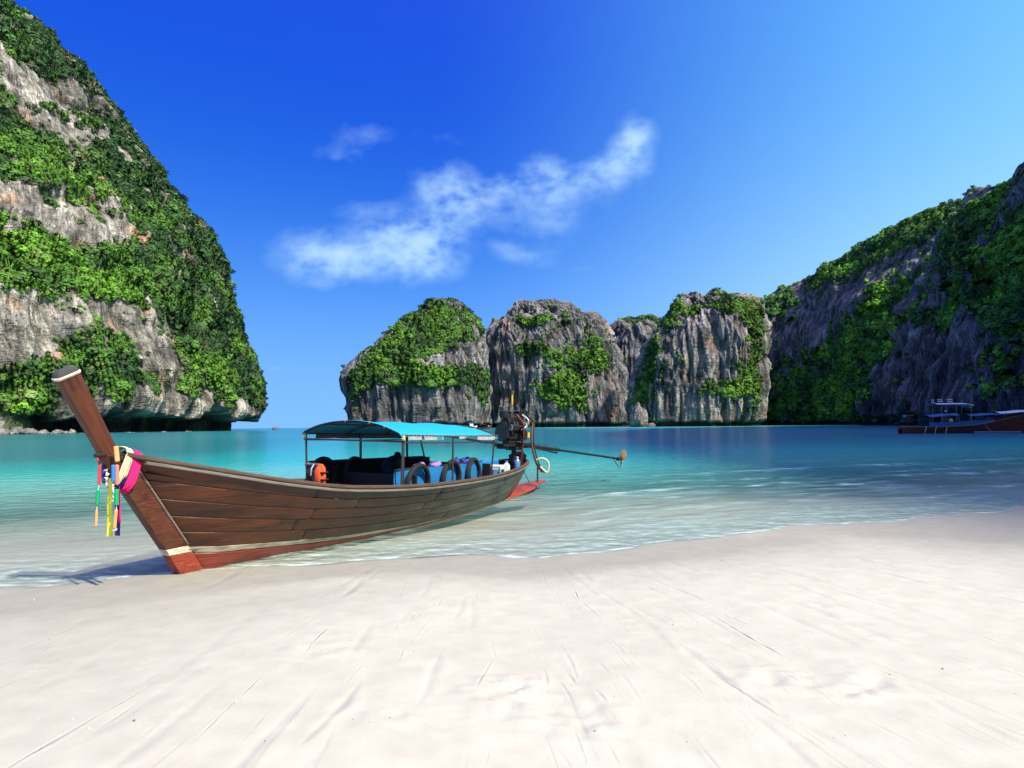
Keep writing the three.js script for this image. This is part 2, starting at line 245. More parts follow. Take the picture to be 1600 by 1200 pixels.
function spikyGeo(seed, n) { // an upright tuft of long narrow blades
  const R = rng(seed), pos = [], nor = [], col = [];
  for (let i = 0; i < n; i++) { const a = R() * 6.283, r = R() * 0.5, lean = 0.3 + R() * 0.8, h = 0.7 + R() * 0.9, w = 0.06 + R() * 0.07, bx = Math.cos(a) * r, bz = Math.sin(a) * r, tx = bx + Math.cos(a) * lean, tz = bz + Math.sin(a) * lean, px = -Math.sin(a) * w, pz = Math.cos(a) * w, s = 0.7 + 0.6 * R();
    for (const q of [[bx + px, 0, bz + pz], [bx - px, 0, bz - pz], [tx, h, tz], [(bx + tx) / 2 + px * 2.2, h * 0.6, (bz + tz) / 2 + pz * 2.2], [(bx + tx) / 2 - px * 2.2, h * 0.6, (bz + tz) / 2 - pz * 2.2], [tx, h * 0.9, tz]]) { pos.push(...q); nor.push(Math.cos(a) * 0.5, 0.8, Math.sin(a) * 0.5); col.push(s, s, s); } }
  const g = new THREE.BufferGeometry(); g.setAttribute('position', new THREE.Float32BufferAttribute(pos, 3)); g.setAttribute('color', new THREE.Float32BufferAttribute(col, 3)); g.setAttribute('normal', new THREE.Float32BufferAttribute(nor, 3)); return g;
}
function twigGeo(seed) { // a bare forked stem
  const R = rng(seed), parts = []; const arm = (a, b, r) => { const g = new THREE.CylinderGeometry(r * 0.5, r, a.distanceTo(b), 5, 1, true); g.applyQuaternion(new THREE.Quaternion().setFromUnitVectors(new THREE.Vector3(0, 1, 0), b.clone().sub(a).normalize())); const m = a.clone().lerp(b, 0.5); g.translate(m.x, m.y, m.z); parts.push(g); };
  const v = (x, y, z) => new THREE.Vector3(x, y, z), o = v(0, 0, 0), k = v(0.1, 0.8, 0.05); arm(o, k, 0.06); for (let i = 0; i < 5; i++) { const e = v((R() - 0.5) * 1.3, 1.2 + R() * 0.7, (R() - 0.5) * 1.3), m = k.clone().lerp(e, 0.5); m.y += 0.1; arm(k, m, 0.04); arm(m, e, 0.028); } return mergeGeometries(parts);
}
const twigs = twigGeo(3), twigMat = new THREE.MeshStandardMaterial({ color: new THREE.Color().setRGB(0.42, 0.38, 0.33), roughness: 0.9 }), spiky = spikyGeo(9, 60);
const clumpA = clumpGeo(7, 130, 0.175), clumpB = clumpGeo(19, 100, 0.21);

function hill(o) {
  const { nu, nv, P, name, label } = o, N = nu * nv, pts = new Float32Array(N * 3), nrm = new Float32Array(N * 3), tmp = new THREE.Vector3();
  for (let j = 0; j < nv; j++) for (let i = 0; i < nu; i++) { P(i / (nu - 1), j / (nv - 1), tmp); const k = (j * nu + i) * 3; pts[k] = tmp.x; pts[k + 1] = tmp.y; pts[k + 2] = tmp.z; }
  const idx = new Uint32Array((nu - 1) * (nv - 1) * 6); let q = 0;
  for (let j = 0; j < nv - 1; j++) for (let i = 0; i < nu - 1; i++) { const a = j * nu + i, b = a + 1, c = a + nu, d = c + 1; if (o.flip) { idx[q++] = a; idx[q++] = d; idx[q++] = b; idx[q++] = a; idx[q++] = c; idx[q++] = d; } else { idx[q++] = a; idx[q++] = b; idx[q++] = d; idx[q++] = a; idx[q++] = d; idx[q++] = c; } }
  const g = new THREE.BufferGeometry(); g.setAttribute('position', new THREE.BufferAttribute(pts, 3)); g.setIndex(new THREE.BufferAttribute(idx, 1)); g.computeVertexNormals();
  nrm.set(g.attributes.normal.array);
  const K = o.rough ?? 1, F = o.flute ?? 1, mask = new Float32Array(N), col = new Float32Array(N * 3), uv = new Float32Array(N * 2);
  const maskAt = (x0, y0, z0, ny) => {
    const k1 = o.length > 300 ? 9 : 6, x = x0 + k1 * n3(x0 / 15, y0 / 15, z0 / 15) + k1 * 0.5 * n3(x0 / 5, y0 / 5, z0 / 5), y = y0 + k1 * n3(x0 / 15, y0 / 15, z0 / 15 + 30) + k1 * 0.5 * n3(x0 / 5, y0 / 5, z0 / 5 + 30), z = z0;
    let m = o.base + 0.55 * Math.max(0, ny) * (o.slopeVeg ?? 1) + 1.15 * fbm(x0 / 9, y0 / 10, z0 / 9, 5) + 0.35 * n3(x0 / 3.2, y0 / 16, z0 / 3.2) * (o.ragged ?? 1) + 0.35 * n3(x / 34, y / 30, z / 34);
    for (const b of o.blobs) { const dx = (x - b[0]) / b[3], dy = (y - b[1]) / b[4], dz = (z - b[2]) / (b[3] * 1.8), r = dx * dx + dy * dy + dz * dz; if (r < 6) m += b[5] * Math.exp(-r * 0.8) * 1.15; }
    return m;
  };
  const D = new Float32Array(N), KEEP = new Float32Array(N * 4);
  for (let pass = 0, mean = 0; pass < 2; pass++) { if (pass) { for (let k = 0; k < N; k++) mean += D[k] / N; }
  for (let k = 0; k < N; k++) {
    let x = pts[3 * k], y = pts[3 * k + 1], z = pts[3 * k + 2], nx = nrm[3 * k], ny = nrm[3 * k + 1], nz = nrm[3 * k + 2];
    const m = pass ? mask[k] : maskAt(x, y, z, ny); mask[k] = m;
    const green = sstep(0.42, 0.62, m);
    const wx = 6 * n3(x / 30, y / 30, z / 30);
    const col1 = Math.abs(n3((x + wx) / 12, y / 110, (z + wx) / 12)), col2 = Math.abs(n3((x + wx * 0.5) / 5.2, y / 60, (z - wx * 0.5) / 5.2)), col3 = Math.abs(n3((x - wx * 0.3) / 2.3, y / 24, (z + wx * 0.3) / 2.3)), butt = Math.abs(n3((x + wx * 2) / 26, y / 120, (z - wx * 2) / 26));
    let d = K * (13 * (Math.pow(butt, 0.7) - 0.3) + 6.0 * fbm(x / 42, y / 50, z / 42, 3) + 2.6 * fbm(x / 13, y / 18, z / 13, 3)) + F * (1 - green * 0.6) * (4.2 * (Math.pow(col1, 0.85) - 0.25) - 4.2 * (col2 - 0.22) - 2.8 * (col3 - 0.22)) + 0.9 * K * fbm(x / 3.2, y / 4.5, z / 3.2, 2);
    d += K * 1.6 * (1 - green) * (Math.abs(((y + 7 * n3(x / 25, 2, z / 25)) / 15) % 1 - 0.5) - 0.25) * 2;    // ledges
    d += green * 0.8; if (o.calm) d *= 1 - 0.7 * sstep(0.62, 0.84, Math.floor(k / nu) / (nv - 1));
    if (!pass) { D[k] = d; continue; }
    d -= mean;
    { const nt = o.notch ?? [5, 4], na = o.notchAt ? o.notchAt(x, z) : 1; const hN = nt[0] * (0.8 + 0.6 * n3(x / 16, 3, z / 16) + 0.3 * n3(x / 5, 3, z / 5)); if (y < hN) d -= nt[1] * na * sstep(hN, hN * 0.6, y); }
    const hl = Math.hypot(nx, nz) || 1, s = 1 / Math.max(0.4, Math.hypot(hl, ny * 0.5));
    pts[3 * k] = x + nx * d * s; pts[3 * k + 1] = y + ny * d * 0.5 * s; pts[3 * k + 2] = z + nz * d * s;
    // rock and soil colours
    const pale = clamp(0.5 + 1.2 * fbm(x / 20, y / 24, z / 20, 3)), streak = sstep(0.02, 0.35, n3((x + wx) / 2.6, y / 34, z / 2.6)), rust = sstep(0.16, 0.42, fbm(x / 12 + 40, y / 16, z / 12, 4)) * (o.rust ?? 0.3);
    let r = lerp(o.dark[0], o.pale[0], pale), gg = lerp(o.dark[1], o.pale[1], pale), b = lerp(o.dark[2], o.pale[2], pale);
    const dk = (1 - 0.45 * streak * (1 - 0.3 * pale)) * (1 - 0.45 * sstep(0.10, 0.0, col1)) * (1 - 0.45 * sstep(0.16, 0.45, col2)) * (1 - 0.4 * sstep(0.15, 0.42, col3)) * (0.9 + 0.4 * sstep(0.15, 0.0, col2 * 0.6 + 0.6 * col3)); r *= dk; gg *= dk; b *= dk;  // creases darkened and ridges paled: relief shading painted into the rock colour
    r = lerp(r, 0.62, rust); gg = lerp(gg, 0.33, rust); b = lerp(b, 0.17, rust);
    const tideShade = sstep(o.tideShade ?? 5, (o.tideShade ?? 5) * 0.4, y + 1.5 * n3(x / 6, 1, z / 6)) * (o.wetShadeAt ? o.wetShadeAt(x) : 1); r = lerp(r, 0.022, tideShade * 0.95); gg = lerp(gg, 0.02, tideShade * 0.95); b = lerp(b, 0.021, tideShade * 0.95);  // wet foot band, blackened further to paint the shade inside the headland undercut
    const gr = clamp(0.5 + 1.3 * fbm(x / 15, y / 15, z / 15 + 9, 3)); r = lerp(r, lerp(0.045, 0.10, gr), green * 0.9); gg = lerp(gg, lerp(0.065, 0.13, gr), green * 0.9); b = lerp(b, 0.03, green * 0.9);
    col[3 * k] = r; col[3 * k + 1] = gg; col[3 * k + 2] = b;
    const i = k % nu; uv[2 * k] = i / (nu - 1) * o.length / 30; uv[2 * k + 1] = y / 30;
  } }
  g.setAttribute('color', new THREE.BufferAttribute(col, 3)); g.setAttribute('uv', new THREE.BufferAttribute(uv, 2)); g.computeVertexNormals();
  const me = tag(mesh(name, g, rockMat, scene), label, o.category ?? 'hill', null, 'structure');
  // shrubs on it, wherever the rock holds soil
  const R = rng(o.seed), list = [[], [], [], []], nn = g.attributes.normal.array, M = new THREE.Matrix4(), Q = new THREE.Quaternion(), UPV = new THREE.Vector3(0, 1, 0), V = new THREE.Vector3(), S = new THREE.Vector3(), C = new THREE.Color();
  for (let j = 1; j < nv - 1; j++) for (let i = 1; i < nu - 1; i++) {
    const k = j * nu + i, x = pts[3 * k], y = pts[3 * k + 1], z = pts[3 * k + 2]; if (y < (o.minY ?? 3)) continue;
    if (o.skip && o.skip(x, y, z)) continue;
    const nx = nn[3 * k], ny = nn[3 * k + 1], nz = nn[3 * k + 2], dist = Math.hypot(x, y - 1.6, z), face = -(x * nx + (y - 1.6) * ny + z * nz) / dist;
    if (face < -0.35) continue;
    const e1x = pts[3 * k + 3] - pts[3 * k - 3], e1y = pts[3 * k + 4] - pts[3 * k - 2], e1z = pts[3 * k + 5] - pts[3 * k - 1], w = 3 * nu, e2x = pts[3 * k + w] - pts[3 * k - w], e2y = pts[3 * k + w + 1] - pts[3 * k - w + 1], e2z = pts[3 * k + w + 2] - pts[3 * k - w + 2];
    const area = Math.hypot(e1y * e2z - e1z * e2y, e1z * e2x - e1x * e2z, e1x * e2y - e1y * e2x) / 4, m = mask[k];
    let dens = sstep(0.44, 0.62, m); if (m <= 0.5) dens = Math.max(dens, 0.09 * sstep(-0.1, 0.45, m));
    const size = o.size * (0.55 + 0.9 * R() * R() + (R() < 0.03 ? 1.1 * R() + 0.4 : 0));
    if (R() > dens * area / (o.space * o.space)) continue;
    V.set(x + nx * size * 0.15, y + ny * size * 0.15 - size * 0.1, z + nz * size * 0.15);
    const ax = new THREE.Vector3(nx * 0.55, 0.75 + ny * 0.4, nz * 0.55).normalize(); Q.setFromUnitVectors(UPV, ax).multiply(new THREE.Quaternion().setFromAxisAngle(UPV, R() * 6.283));
    S.set(size * (0.8 + 0.5 * R()), size * (0.6 + 0.5 * R()), size * (0.8 + 0.5 * R()));
    M.compose(V, Q, S);
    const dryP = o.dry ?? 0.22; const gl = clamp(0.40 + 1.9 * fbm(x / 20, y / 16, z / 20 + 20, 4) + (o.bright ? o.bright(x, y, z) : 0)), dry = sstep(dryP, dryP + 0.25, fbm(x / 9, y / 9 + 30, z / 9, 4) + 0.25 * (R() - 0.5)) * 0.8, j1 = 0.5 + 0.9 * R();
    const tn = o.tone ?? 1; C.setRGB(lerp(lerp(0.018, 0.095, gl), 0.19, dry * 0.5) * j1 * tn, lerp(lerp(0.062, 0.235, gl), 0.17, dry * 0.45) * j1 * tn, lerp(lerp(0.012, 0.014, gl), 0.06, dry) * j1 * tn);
    const pick = R(); if (pick < 0.025 && o.length > 300) { list[3].push([M.clone(), C.clone().setRGB(1, 1, 1)]); continue; }
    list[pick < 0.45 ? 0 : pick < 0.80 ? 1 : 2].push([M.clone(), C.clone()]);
  }
  const group = thing('bushes', o.bushLabel, 'bushes', null, 'stuff');
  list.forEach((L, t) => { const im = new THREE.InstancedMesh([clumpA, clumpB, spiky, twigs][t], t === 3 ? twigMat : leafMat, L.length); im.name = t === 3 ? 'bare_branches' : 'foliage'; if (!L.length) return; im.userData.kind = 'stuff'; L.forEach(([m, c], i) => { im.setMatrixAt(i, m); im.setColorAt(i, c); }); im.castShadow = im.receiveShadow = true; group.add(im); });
  return list.reduce((a, l) => a + l.length, 0);
}
// a free-standing hill: at each height a rounded outline between a left and a right reach, in the hill's own frame
function domeP(o) {
  const c = Math.cos(o.turn), s = Math.sin(o.turn), top = o.profile[o.profile.length - 1][0];
  return (u, v, out) => {
    const ph = lerp(-0.35, Math.PI + 0.35, u), vv = o.dense ? (v < 0.12 ? v / 0.12 * o.dense : lerp(o.dense, 1, (v - 0.12) / 0.88)) : v, y = lerp(-5, top, Math.min(1, vv * 1.0)), yy = clamp(y, 0, top);
    const xl = tabS(o.profile, yy, 1), xr = tabS(o.profile, yy, 2), m = (xl + xr) / 2, w = Math.max(0.5, (xr - xl) / 2);
    const co = Math.cos(ph), si = Math.sin(ph), a = m + w * Math.sign(co) * Math.pow(Math.abs(co), 0.8), b = w * o.front * Math.sign(si) * Math.pow(Math.abs(si), 0.8);
    out.set(o.at[0] + c * a - s * b, y, o.at[1] + s * a + c * b);
  };
}
function crv(P, t) { const k = P.length, q = clamp(t) * (k - 1), i = Math.min(Math.floor(q), k - 2), f = q - i, p0 = P[Math.max(i - 1, 0)], p1 = P[i], p2 = P[i + 1], p3 = P[Math.min(i + 2, k - 1)]; return p1.map((_, d) => 0.5 * (2 * p1[d] + (p2[d] - p0[d]) * f + (2 * p0[d] - 5 * p1[d] + 4 * p2[d] - p3[d]) * f * f + (3 * p1[d] - p0[d] - 3 * p2[d] + p3[d]) * f * f * f)); }
// a long mountainside: a foot line, a crest line, a face between them and a back that falls away
function wallP(o) {
  return (u, v, out) => {
    const B = crv(o.foot, u), T = crv(o.crest, u);
    if (v <= 0.86) { const t = v / 0.86, y = T[2] * (1 - Math.pow(1 - t, 1.15)), f = Math.pow(t, o.top ?? 1.6); out.set(lerp(B[0], T[0], f), lerp(-4, T[2], y / T[2]), lerp(B[1], T[1], f)); }
    else { const t = (v - 0.86) / 0.14, bx = T[0] - B[0], bz = T[1] - B[1], l = Math.hypot(bx, bz) || 1; out.set(T[0] + bx / l * 45 * t, T[2] * (1 - t * t * 1.02), T[1] + bz / l * 45 * t); }
  };
}
const greyRock = { dark: [0.175, 0.17, 0.18], pale: [0.43, 0.405, 0.405], tone: 1.15 };
const counts = [];
counts.push(hill({
  name: 'headland', label: 'tall overgrown limestone headland with a dark undercut foot at the left', bushLabel: 'dense green shrubs and creepers covering the left headland', nu: 430, nv: 430, length: 620, seed: 5, base: 0.62, tone: 1.3, size: 1.45, space: 0.88, rust: 0.85, rough: 0.9, flute: 0.7, dry: 0.10, notch: [11.5, 16], notchAt: (x) => sstep(-208, -192, x), tideShade: 8.5, wetShadeAt: (x) => sstep(-208, -192, x), minY: 9, dark: [0.25, 0.225, 0.195], pale: [0.70, 0.63, 0.53], ragged: 1.95, slopeVeg: 0.5,
  skip: (x, y, z) => x / -z < -1.2,
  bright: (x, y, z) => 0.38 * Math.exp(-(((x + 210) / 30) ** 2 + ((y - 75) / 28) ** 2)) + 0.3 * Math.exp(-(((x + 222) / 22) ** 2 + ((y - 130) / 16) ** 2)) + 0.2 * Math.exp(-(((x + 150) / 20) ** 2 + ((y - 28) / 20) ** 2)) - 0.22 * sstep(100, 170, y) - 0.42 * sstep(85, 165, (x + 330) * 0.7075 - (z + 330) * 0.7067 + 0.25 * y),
  flip: true, P: domeP({ at: [-330.1, -330.3], turn: -0.7851, front: 0.66, dense: 0.06, profile: [[0, -230, 184], [15.3, -229, 189], [30.6, -225, 186], [45.9, -220, 180], [61.3, -210, 175], [76.6, -195, 173], [91.9, -180, 171], [107.2, -165, 166], [122.5, -150, 158], [137.8, -135, 147], [153.1, -120, 133], [168.4, -105, 123], [183.8, -90, 115], [199.1, -75, 107], [214.4, -60, 91], [229.7, -45, 70], [245, -30, 45], [260.3, 0, 4]] }),
  blobs: [[-241.8, 179.3, -319.5, 19.2, 11.2, -1.0], [-233.1, 169.8, -322.5, 6.5, 6.5, -1.0], [-219.4, 153.2, -324.8, 11.4, 7.2, -1.0], [-231.7, 155.0, -311.6, 4.7, 2.5, -1.0], [-223.1, 113.2, -289.7, 8.7, 5.8, -0.6], [-216.2, 101.0, -290.8, 17.5, 11.1, -1.0], [-199.6, 98.4, -309.2, 12.4, 5.6, -1.0], [-200.8, 121.0, -319.9, 5.8, 9.0, -1.0], [-191.9, 127.1, -337.8, 6.8, 5.1, -0.8], [-187.3, 131.5, -350.4, 7.0, 5.6, -0.8], [-229.2, 129.7, -293.4, 5.9, 4.4, -1.0], [-214, 49, -274, 21, 12, -1.25], [-208, 32, -272, 15, 11, -1.1], [-183.1, 54.0, -306.3, 12.3, 10.7, -1.0], [-174.9, 41.8, -309.7, 10.9, 12.4, -1.0], [-167.9, 26.1, -311.7, 9.4, 10.9, -1.0], [-184.3, 18.3, -284.4, 17.1, 10.0, -0.8], [-160.3, 11.3, -321.3, 38.6, 6.4, -1.2], [-173.6, 10.4, -298.4, 44.8, 6.0, -1.2], [-148.5, 7.8, -352.8, 14.1, 4.2, -1.0], [-212.9, 68.8, -278.5, 16.7, 11.2, 0.6], [-201.4, 75.7, -295.9, 20.7, 13.3, 0.6], [-163.6, 60.9, -348.5, 20.9, 34.9, 0.4], [-146.8, 26.1, -359.0, 10.8, 12.6, 0.7], [-202.9, 14.8, -260.3, 13.0, 7.8, 1.5], [-208, 24, -262, 11, 9, 1.5], [-190, 34, -285, 12, 9, 1.25], [-178, 22, -297, 9, 6, 1.2], [-196, 20, -280, 10, 5, 1.0], [-186, 46, -300, 8, 5, 0.9], [-162, 30, -318, 7, 8, 0.7], [-223.9, 135.8, -303.2, 15.2, 10.6, 0.5], [-211.0, 126.2, -310.9, 18.7, 12.5, 0.5]],
}));
counts.push(hill({
  name: 'hill', label: 'rounded limestone dome with a green cap behind the blue canopy', bushLabel: 'green scrub on the rounded dome behind the canopy', nu: 250, nv: 170, length: 170, seed: 11, base: -0.10, size: 1.5, space: 1.12, rust: 0.38, rough: 0.7, flute: 0.8, ...greyRock, slopeVeg: 0.6, ragged: 0.7,
  flip: true, P: domeP({ at: [-65.5, -495.7], turn: -0.1314, front: 0.8, profile: [[0, -59.5, 48.9], [7.6, -59.5, 48.8], [15.1, -60.0, 48.7], [22.7, -60.7, 48.6], [30.2, -61.4, 48.3], [37.8, -61.7, 47.6], [45.4, -58.4, 46.9], [52.9, -54.8, 46.3], [60.5, -46.5, 45.7], [68.0, -33.3, 44.9], [75.6, -24.9, 43.4], [83.2, -16.7, 39.9], [90.7, -6.3, 32.8], [98.3, 15.6, 19.6]] }),
  blobs: [[-51.5, 77.6, -471.5, 26.0, 14.2, 1.0], [-68.9, 64.8, -462.4, 13.9, 13.9, 0.3], [-90.4, 50.0, -453.9, 15.9, 11.8, 0.9], [-104.2, 36.5, -454.0, 10.0, 13.6, 0.8], [-61.3, 57.2, -457.0, 12.8, 6.4, 0.9], [-65.8, 35.2, -451.5, 8.1, 7.7, 1.0], [-49.9, 37.2, -454.6, 20.5, 5.5, 1.0], [-25.6, 29.9, -468.2, 7.5, 10.3, 1.0], [-34.2, 36.5, -461.4, 13.9, 5.5, 0.9], [-94.8, 13.8, -452.0, 9.1, 9.1, -0.5]],
}));
counts.push(hill({
  name: 'hill', label: 'grey double-topped limestone hill with a bright green slope, right of the dome', bushLabel: 'bright green scrub on the slope of the double-topped hill', nu: 280, nv: 180, length: 200, seed: 12, base: -0.28, size: 1.5, space: 1.12, rust: 0.3, rough: 0.8, flute: 1, ...greyRock, slopeVeg: 0.35, ragged: 0.7, bright: () => 0.12,
  flip: true, P: domeP({ at: [27.3, -544.3], turn: 0.05, front: 0.75, profile: [[0, -47.0, 73.0], [8.3, -47.1, 72.7], [16.7, -47.3, 72.0], [25.0, -47.5, 71.4], [33.4, -47.7, 70.8], [41.7, -47.9, 69.1], [50.0, -48.1, 66.9], [58.4, -48.3, 64.8], [66.7, -48.6, 62.3], [75.0, -46.6, 57.8], [83.4, -43.4, 53.2], [91.7, -28.9, 46.0], [100.1, -25.5, 26.0], [108.4, -12.0, -6.9]] }),
  blobs: [[25.3, 84.1, -508.9, 16.3, 6.1, 1.0], [18.5, 62.0, -503.2, 14.1, 6.0, 1.0], [53.1, 54.0, -501.3, 19.1, 11.0, 1.0], [42.6, 33.7, -499.1, 21.0, 11.0, 1.0], [66.1, 61.6, -505.1, 10.1, 12.6, 1.0], [34.7, 27.9, -499.3, 12.5, 6.0, 1.0], [50.4, 21.0, -498.8, 12.5, 5.0, 0.7]],
}));
counts.push(hill({
  name: 'hill', label: 'bare grey limestone bluff showing in the gap between two nearer hills', bushLabel: 'thin scrub along the top of the bare bluff', nu: 180, nv: 130, length: 130, seed: 13, base: -0.3, size: 1.5, space: 1.3, rust: 0.2, rough: 0.7, flute: 1.1, ...greyRock, slopeVeg: 0.35, ragged: 0.8,
  flip: true, P: domeP({ at: [125.5, -596.9], turn: 0.2073, front: 0.8, profile: [[0, -41.5, 57.4], [11.3, -41.1, 56.4], [22.6, -40.4, 55.2], [33.9, -39.8, 53.9], [45.2, -39.1, 52.7], [56.5, -38.5, 50.3], [67.7, -37.4, 47.2], [79.0, -35.3, 44.0], [90.3, -32.1, 36.0], [101.6, -12, 9]] }),
  blobs: [[119.1, 98.2, -590.5, 17.7, 3.0, 0.8], [105.5, 60.5, -567.3, 4.5, 5.7, 0.6], [119.2, 71.4, -564.4, 4.5, 5.7, 0.6]],
}));
counts.push(hill({
  name: 'hill', label: 'pale fluted limestone cliff with a flat green top and a green gully', bushLabel: 'green scrub on the flat top and in the gully of the fluted cliff', nu: 260, nv: 190, length: 150, seed: 14, base: -0.22, size: 1.35, space: 1.05, rust: 0.45, rough: 0.65, flute: 1.1, dark: [0.20, 0.19, 0.20], pale: [0.48, 0.44, 0.42], tone: 1.15, slopeVeg: 0.5, ragged: 0.65, bright: () => 0.1,
  flip: true, P: domeP({ at: [140.2, -459.1], turn: 0.2964, front: 0.85, profile: [[0, -55.0, 37.4], [7.3, -54.9, 37.7], [14.7, -54.6, 38.2], [22.0, -53.8, 38.7], [29.4, -51.0, 39.3], [36.7, -48.2, 39.8], [44.0, -45.5, 40.3], [51.4, -42.9, 40.8], [58.7, -40.3, 41.0], [66.0, -37.8, 40.7], [73.4, -32.5, 40.5], [80.7, -27.6, 38.0], [88.1, -22.6, 31.6], [95.4, -15.2, 14.8]] }),
  blobs: [[98.5, 47.5, -445.0, 7.1, 26.7, 1.0], [112.7, 79.1, -447.3, 8.1, 9.9, 1.0], [144.4, 80.7, -429.0, 19.3, 6.0, 1.0], [166.9, 66.7, -428.2, 6.0, 15.0, 1.0], [159.4, 44.7, -423.4, 5.9, 17.0, 1.0], [149.7, 29.7, -420.6, 12.6, 8.4, 1.0], [135.1, 24.6, -420.6, 9.3, 4.2, 1.0], [162.0, 77.9, -428.6, 7.7, 6.0, 1.0], [89.7, 25.5, -447.3, 4.5, 11.2, 1.0], [132.5, 62.2, -425.9, 3.4, 8.5, 0.5]],
}));
counts.push(hill({
  name: 'mountainside', label: 'long mountain slope climbing to the right behind the shaded cliff', category: 'mountain', bushLabel: 'green scrub on the ridge and lower slope of the long mountainside', nu: 360, nv: 230, length: 330, seed: 15, calm: true, base: -0.18, size: 1.6, space: 1.25, rust: 0.1, rough: 0.8, flute: 1, ...greyRock, tone: 1.9, slopeVeg: 0.75, ragged: 0.8,
  P: wallP({ top: 2.6, foot: [[184, -553], [204, -552], [222, -546], [235, -505], [244, -440], [262, -380], [280, -300]], crest: [[214, -582, 108], [236, -577, 119], [262, -545, 130], [285, -480, 147], [301, -430, 150], [320, -380, 150], [330, -300, 140]] }),
  blobs: [[283.2, 140.3, -454.4, 45.5, 10.9, 1.0], [266.2, 129.3, -490.6, 24.6, 6.9, 1.0], [249.6, 118.2, -528.1, 15.9, 4.2, 0.8], [267.0, 86.1, -422.0, 12.7, 16.9, 1.2], [257.4, 70.9, -434.5, 19.6, 13.1, 1.2], [245.6, 48.1, -461.9, 23.1, 18.5, 1.2], [235.0, 32.2, -498.5, 30.0, 17.5, 1.2], [225.4, 12.9, -522.9, 26.2, 10.5, 1.1], [241.4, 19.7, -454.5, 18.2, 18.2, 1.1], [230.4, 103.4, -558.9, 8.4, 14.0, 0.8]],
}));
counts.push(hill({
  name: 'cliff', label: 'high shaded limestone cliff along the right side of the bay', category: 'cliff', bushLabel: 'shaded green scrub hanging on the high right cliff', nu: 520, nv: 240, length: 620, seed: 16, calm: true, base: -0.22, size: 1.6, space: 1.2, rust: 0.1, rough: 0.8, flute: 1.1, ...greyRock, tone: 1.9, slopeVeg: 0.75, ragged: 0.9, notch: [7, 6], tideShade: 4,
  skip: (x, y, z) => z > -150,
  P: wallP({ foot: [[180, -342], [184, -335], [190, -322], [197, -300], [200, -280], [200, -250], [192, -205], [160, -150], [125, -95], [95, -45], [85, 10], [80, 120]], crest: [[200, -352, 20], [207, -345, 53], [224, -350, 81], [241, -340, 120], [236, -318, 118], [228, -285, 117], [222, -235, 165], [195, -170, 185], [160, -100, 190], [132, -45, 172], [120, 20, 172], [115, 120, 170]] }),
  blobs: [[225.6, 101.3, -303.4, 12.2, 9.1, 1.0], [218.4, 82.5, -313.0, 6.3, 9.4, 0.8], [210.8, 62.3, -276.2, 16.6, 10.0, 1.1], [206.0, 47.9, -259.6, 10.4, 13.0, 1.0], [209.4, 56.5, -290.0, 8.7, 5.8, 0.8], [202.0, 19.5, -259.9, 10.4, 9.1, 1.0], [206.4, 54.7, -321.5, 12.9, 3.9, 1.0], [198.7, 42.7, -341.2, 6.8, 6.8, 1.0], [188.9, 20.5, -341.9, 4.1, 13.7, 0.8], [214.9, 82.6, -270.7, 8.1, 10.8, 0.8]],
}));


// ---------------------------------------------------------------- the longtail boat
const V3 = (x, y, z) => new THREE.Vector3(x, y, z);
const boat = thing('longtail_boat', 'large brown wooden longtail boat with blue canopy beached at the left', 'boat');
boat.position.set(-3.69, -0.01, -7.02); boat.rotation.set(THREE.MathUtils.degToRad(1.2), THREE.MathUtils.degToRad(65), 0, 'YXZ'); boat.updateMatrixWorld(true);
const bp = (s, y, l) => V3(s, y, l).applyMatrix4(boat.matrixWorld);     // a place in the boat: metres aft of the forefoot, up, towards the near side
function aboard(o, s, y, l, turn = 0, tiltX = 0, tiltZ = 0) { o.position.copy(bp(s, y, l)); o.quaternion.copy(boat.quaternion).multiply(new THREE.Quaternion().setFromEuler(new THREE.Euler(tiltX, turn, tiltZ, 'YXZ'))); return o; }
const woodTex = texture(1024, 512, (u, v) => { const w = 0.02 * (pfbm(u, v, 5, 5, 3, 3) - 0.5), g = pfbm(u, v + w, 6, 90, 3, 77), f = pfbm(u, v + w, 20, 220, 2, 81), wear = pfbm(u, v, 7, 12, 5, 91), sc = pfbm(u, v, 9, 60, 4, 95); let q = 0.62 + 0.5 * (g - 0.5) + 0.35 * (f - 0.5) + 0.55 * (wear - 0.5); if (sc > 0.69) q += 0.35; if (wear < 0.33) q *= 0.75; return [q, q * 0.985, q * 0.96]; }, false);
const woodBump = texture(512, 512, (u, v) => { const q = 0.5 * pfbm(u, v, 5, 70, 3, 77) + 0.5 * pfbm(u, v, 16, 30, 4, 17); return [q, q, q]; }, false);
const hullMat = new THREE.MeshPhysicalMaterial({ vertexColors: true, map: woodTex, bumpMap: woodBump, bumpScale: 0.006, roughness: 0.48, clearcoat: 0.22, clearcoatRoughness: 0.3, side: THREE.DoubleSide });
const woodM = (r, g, b, rough = 0.6) => new THREE.MeshStandardMaterial({ color: rgb(r * 1.6, g * 1.6, b * 1.6), map: woodTex, bumpMap: woodBump, bumpScale: 0.005, roughness: rough, side: THREE.DoubleSide });
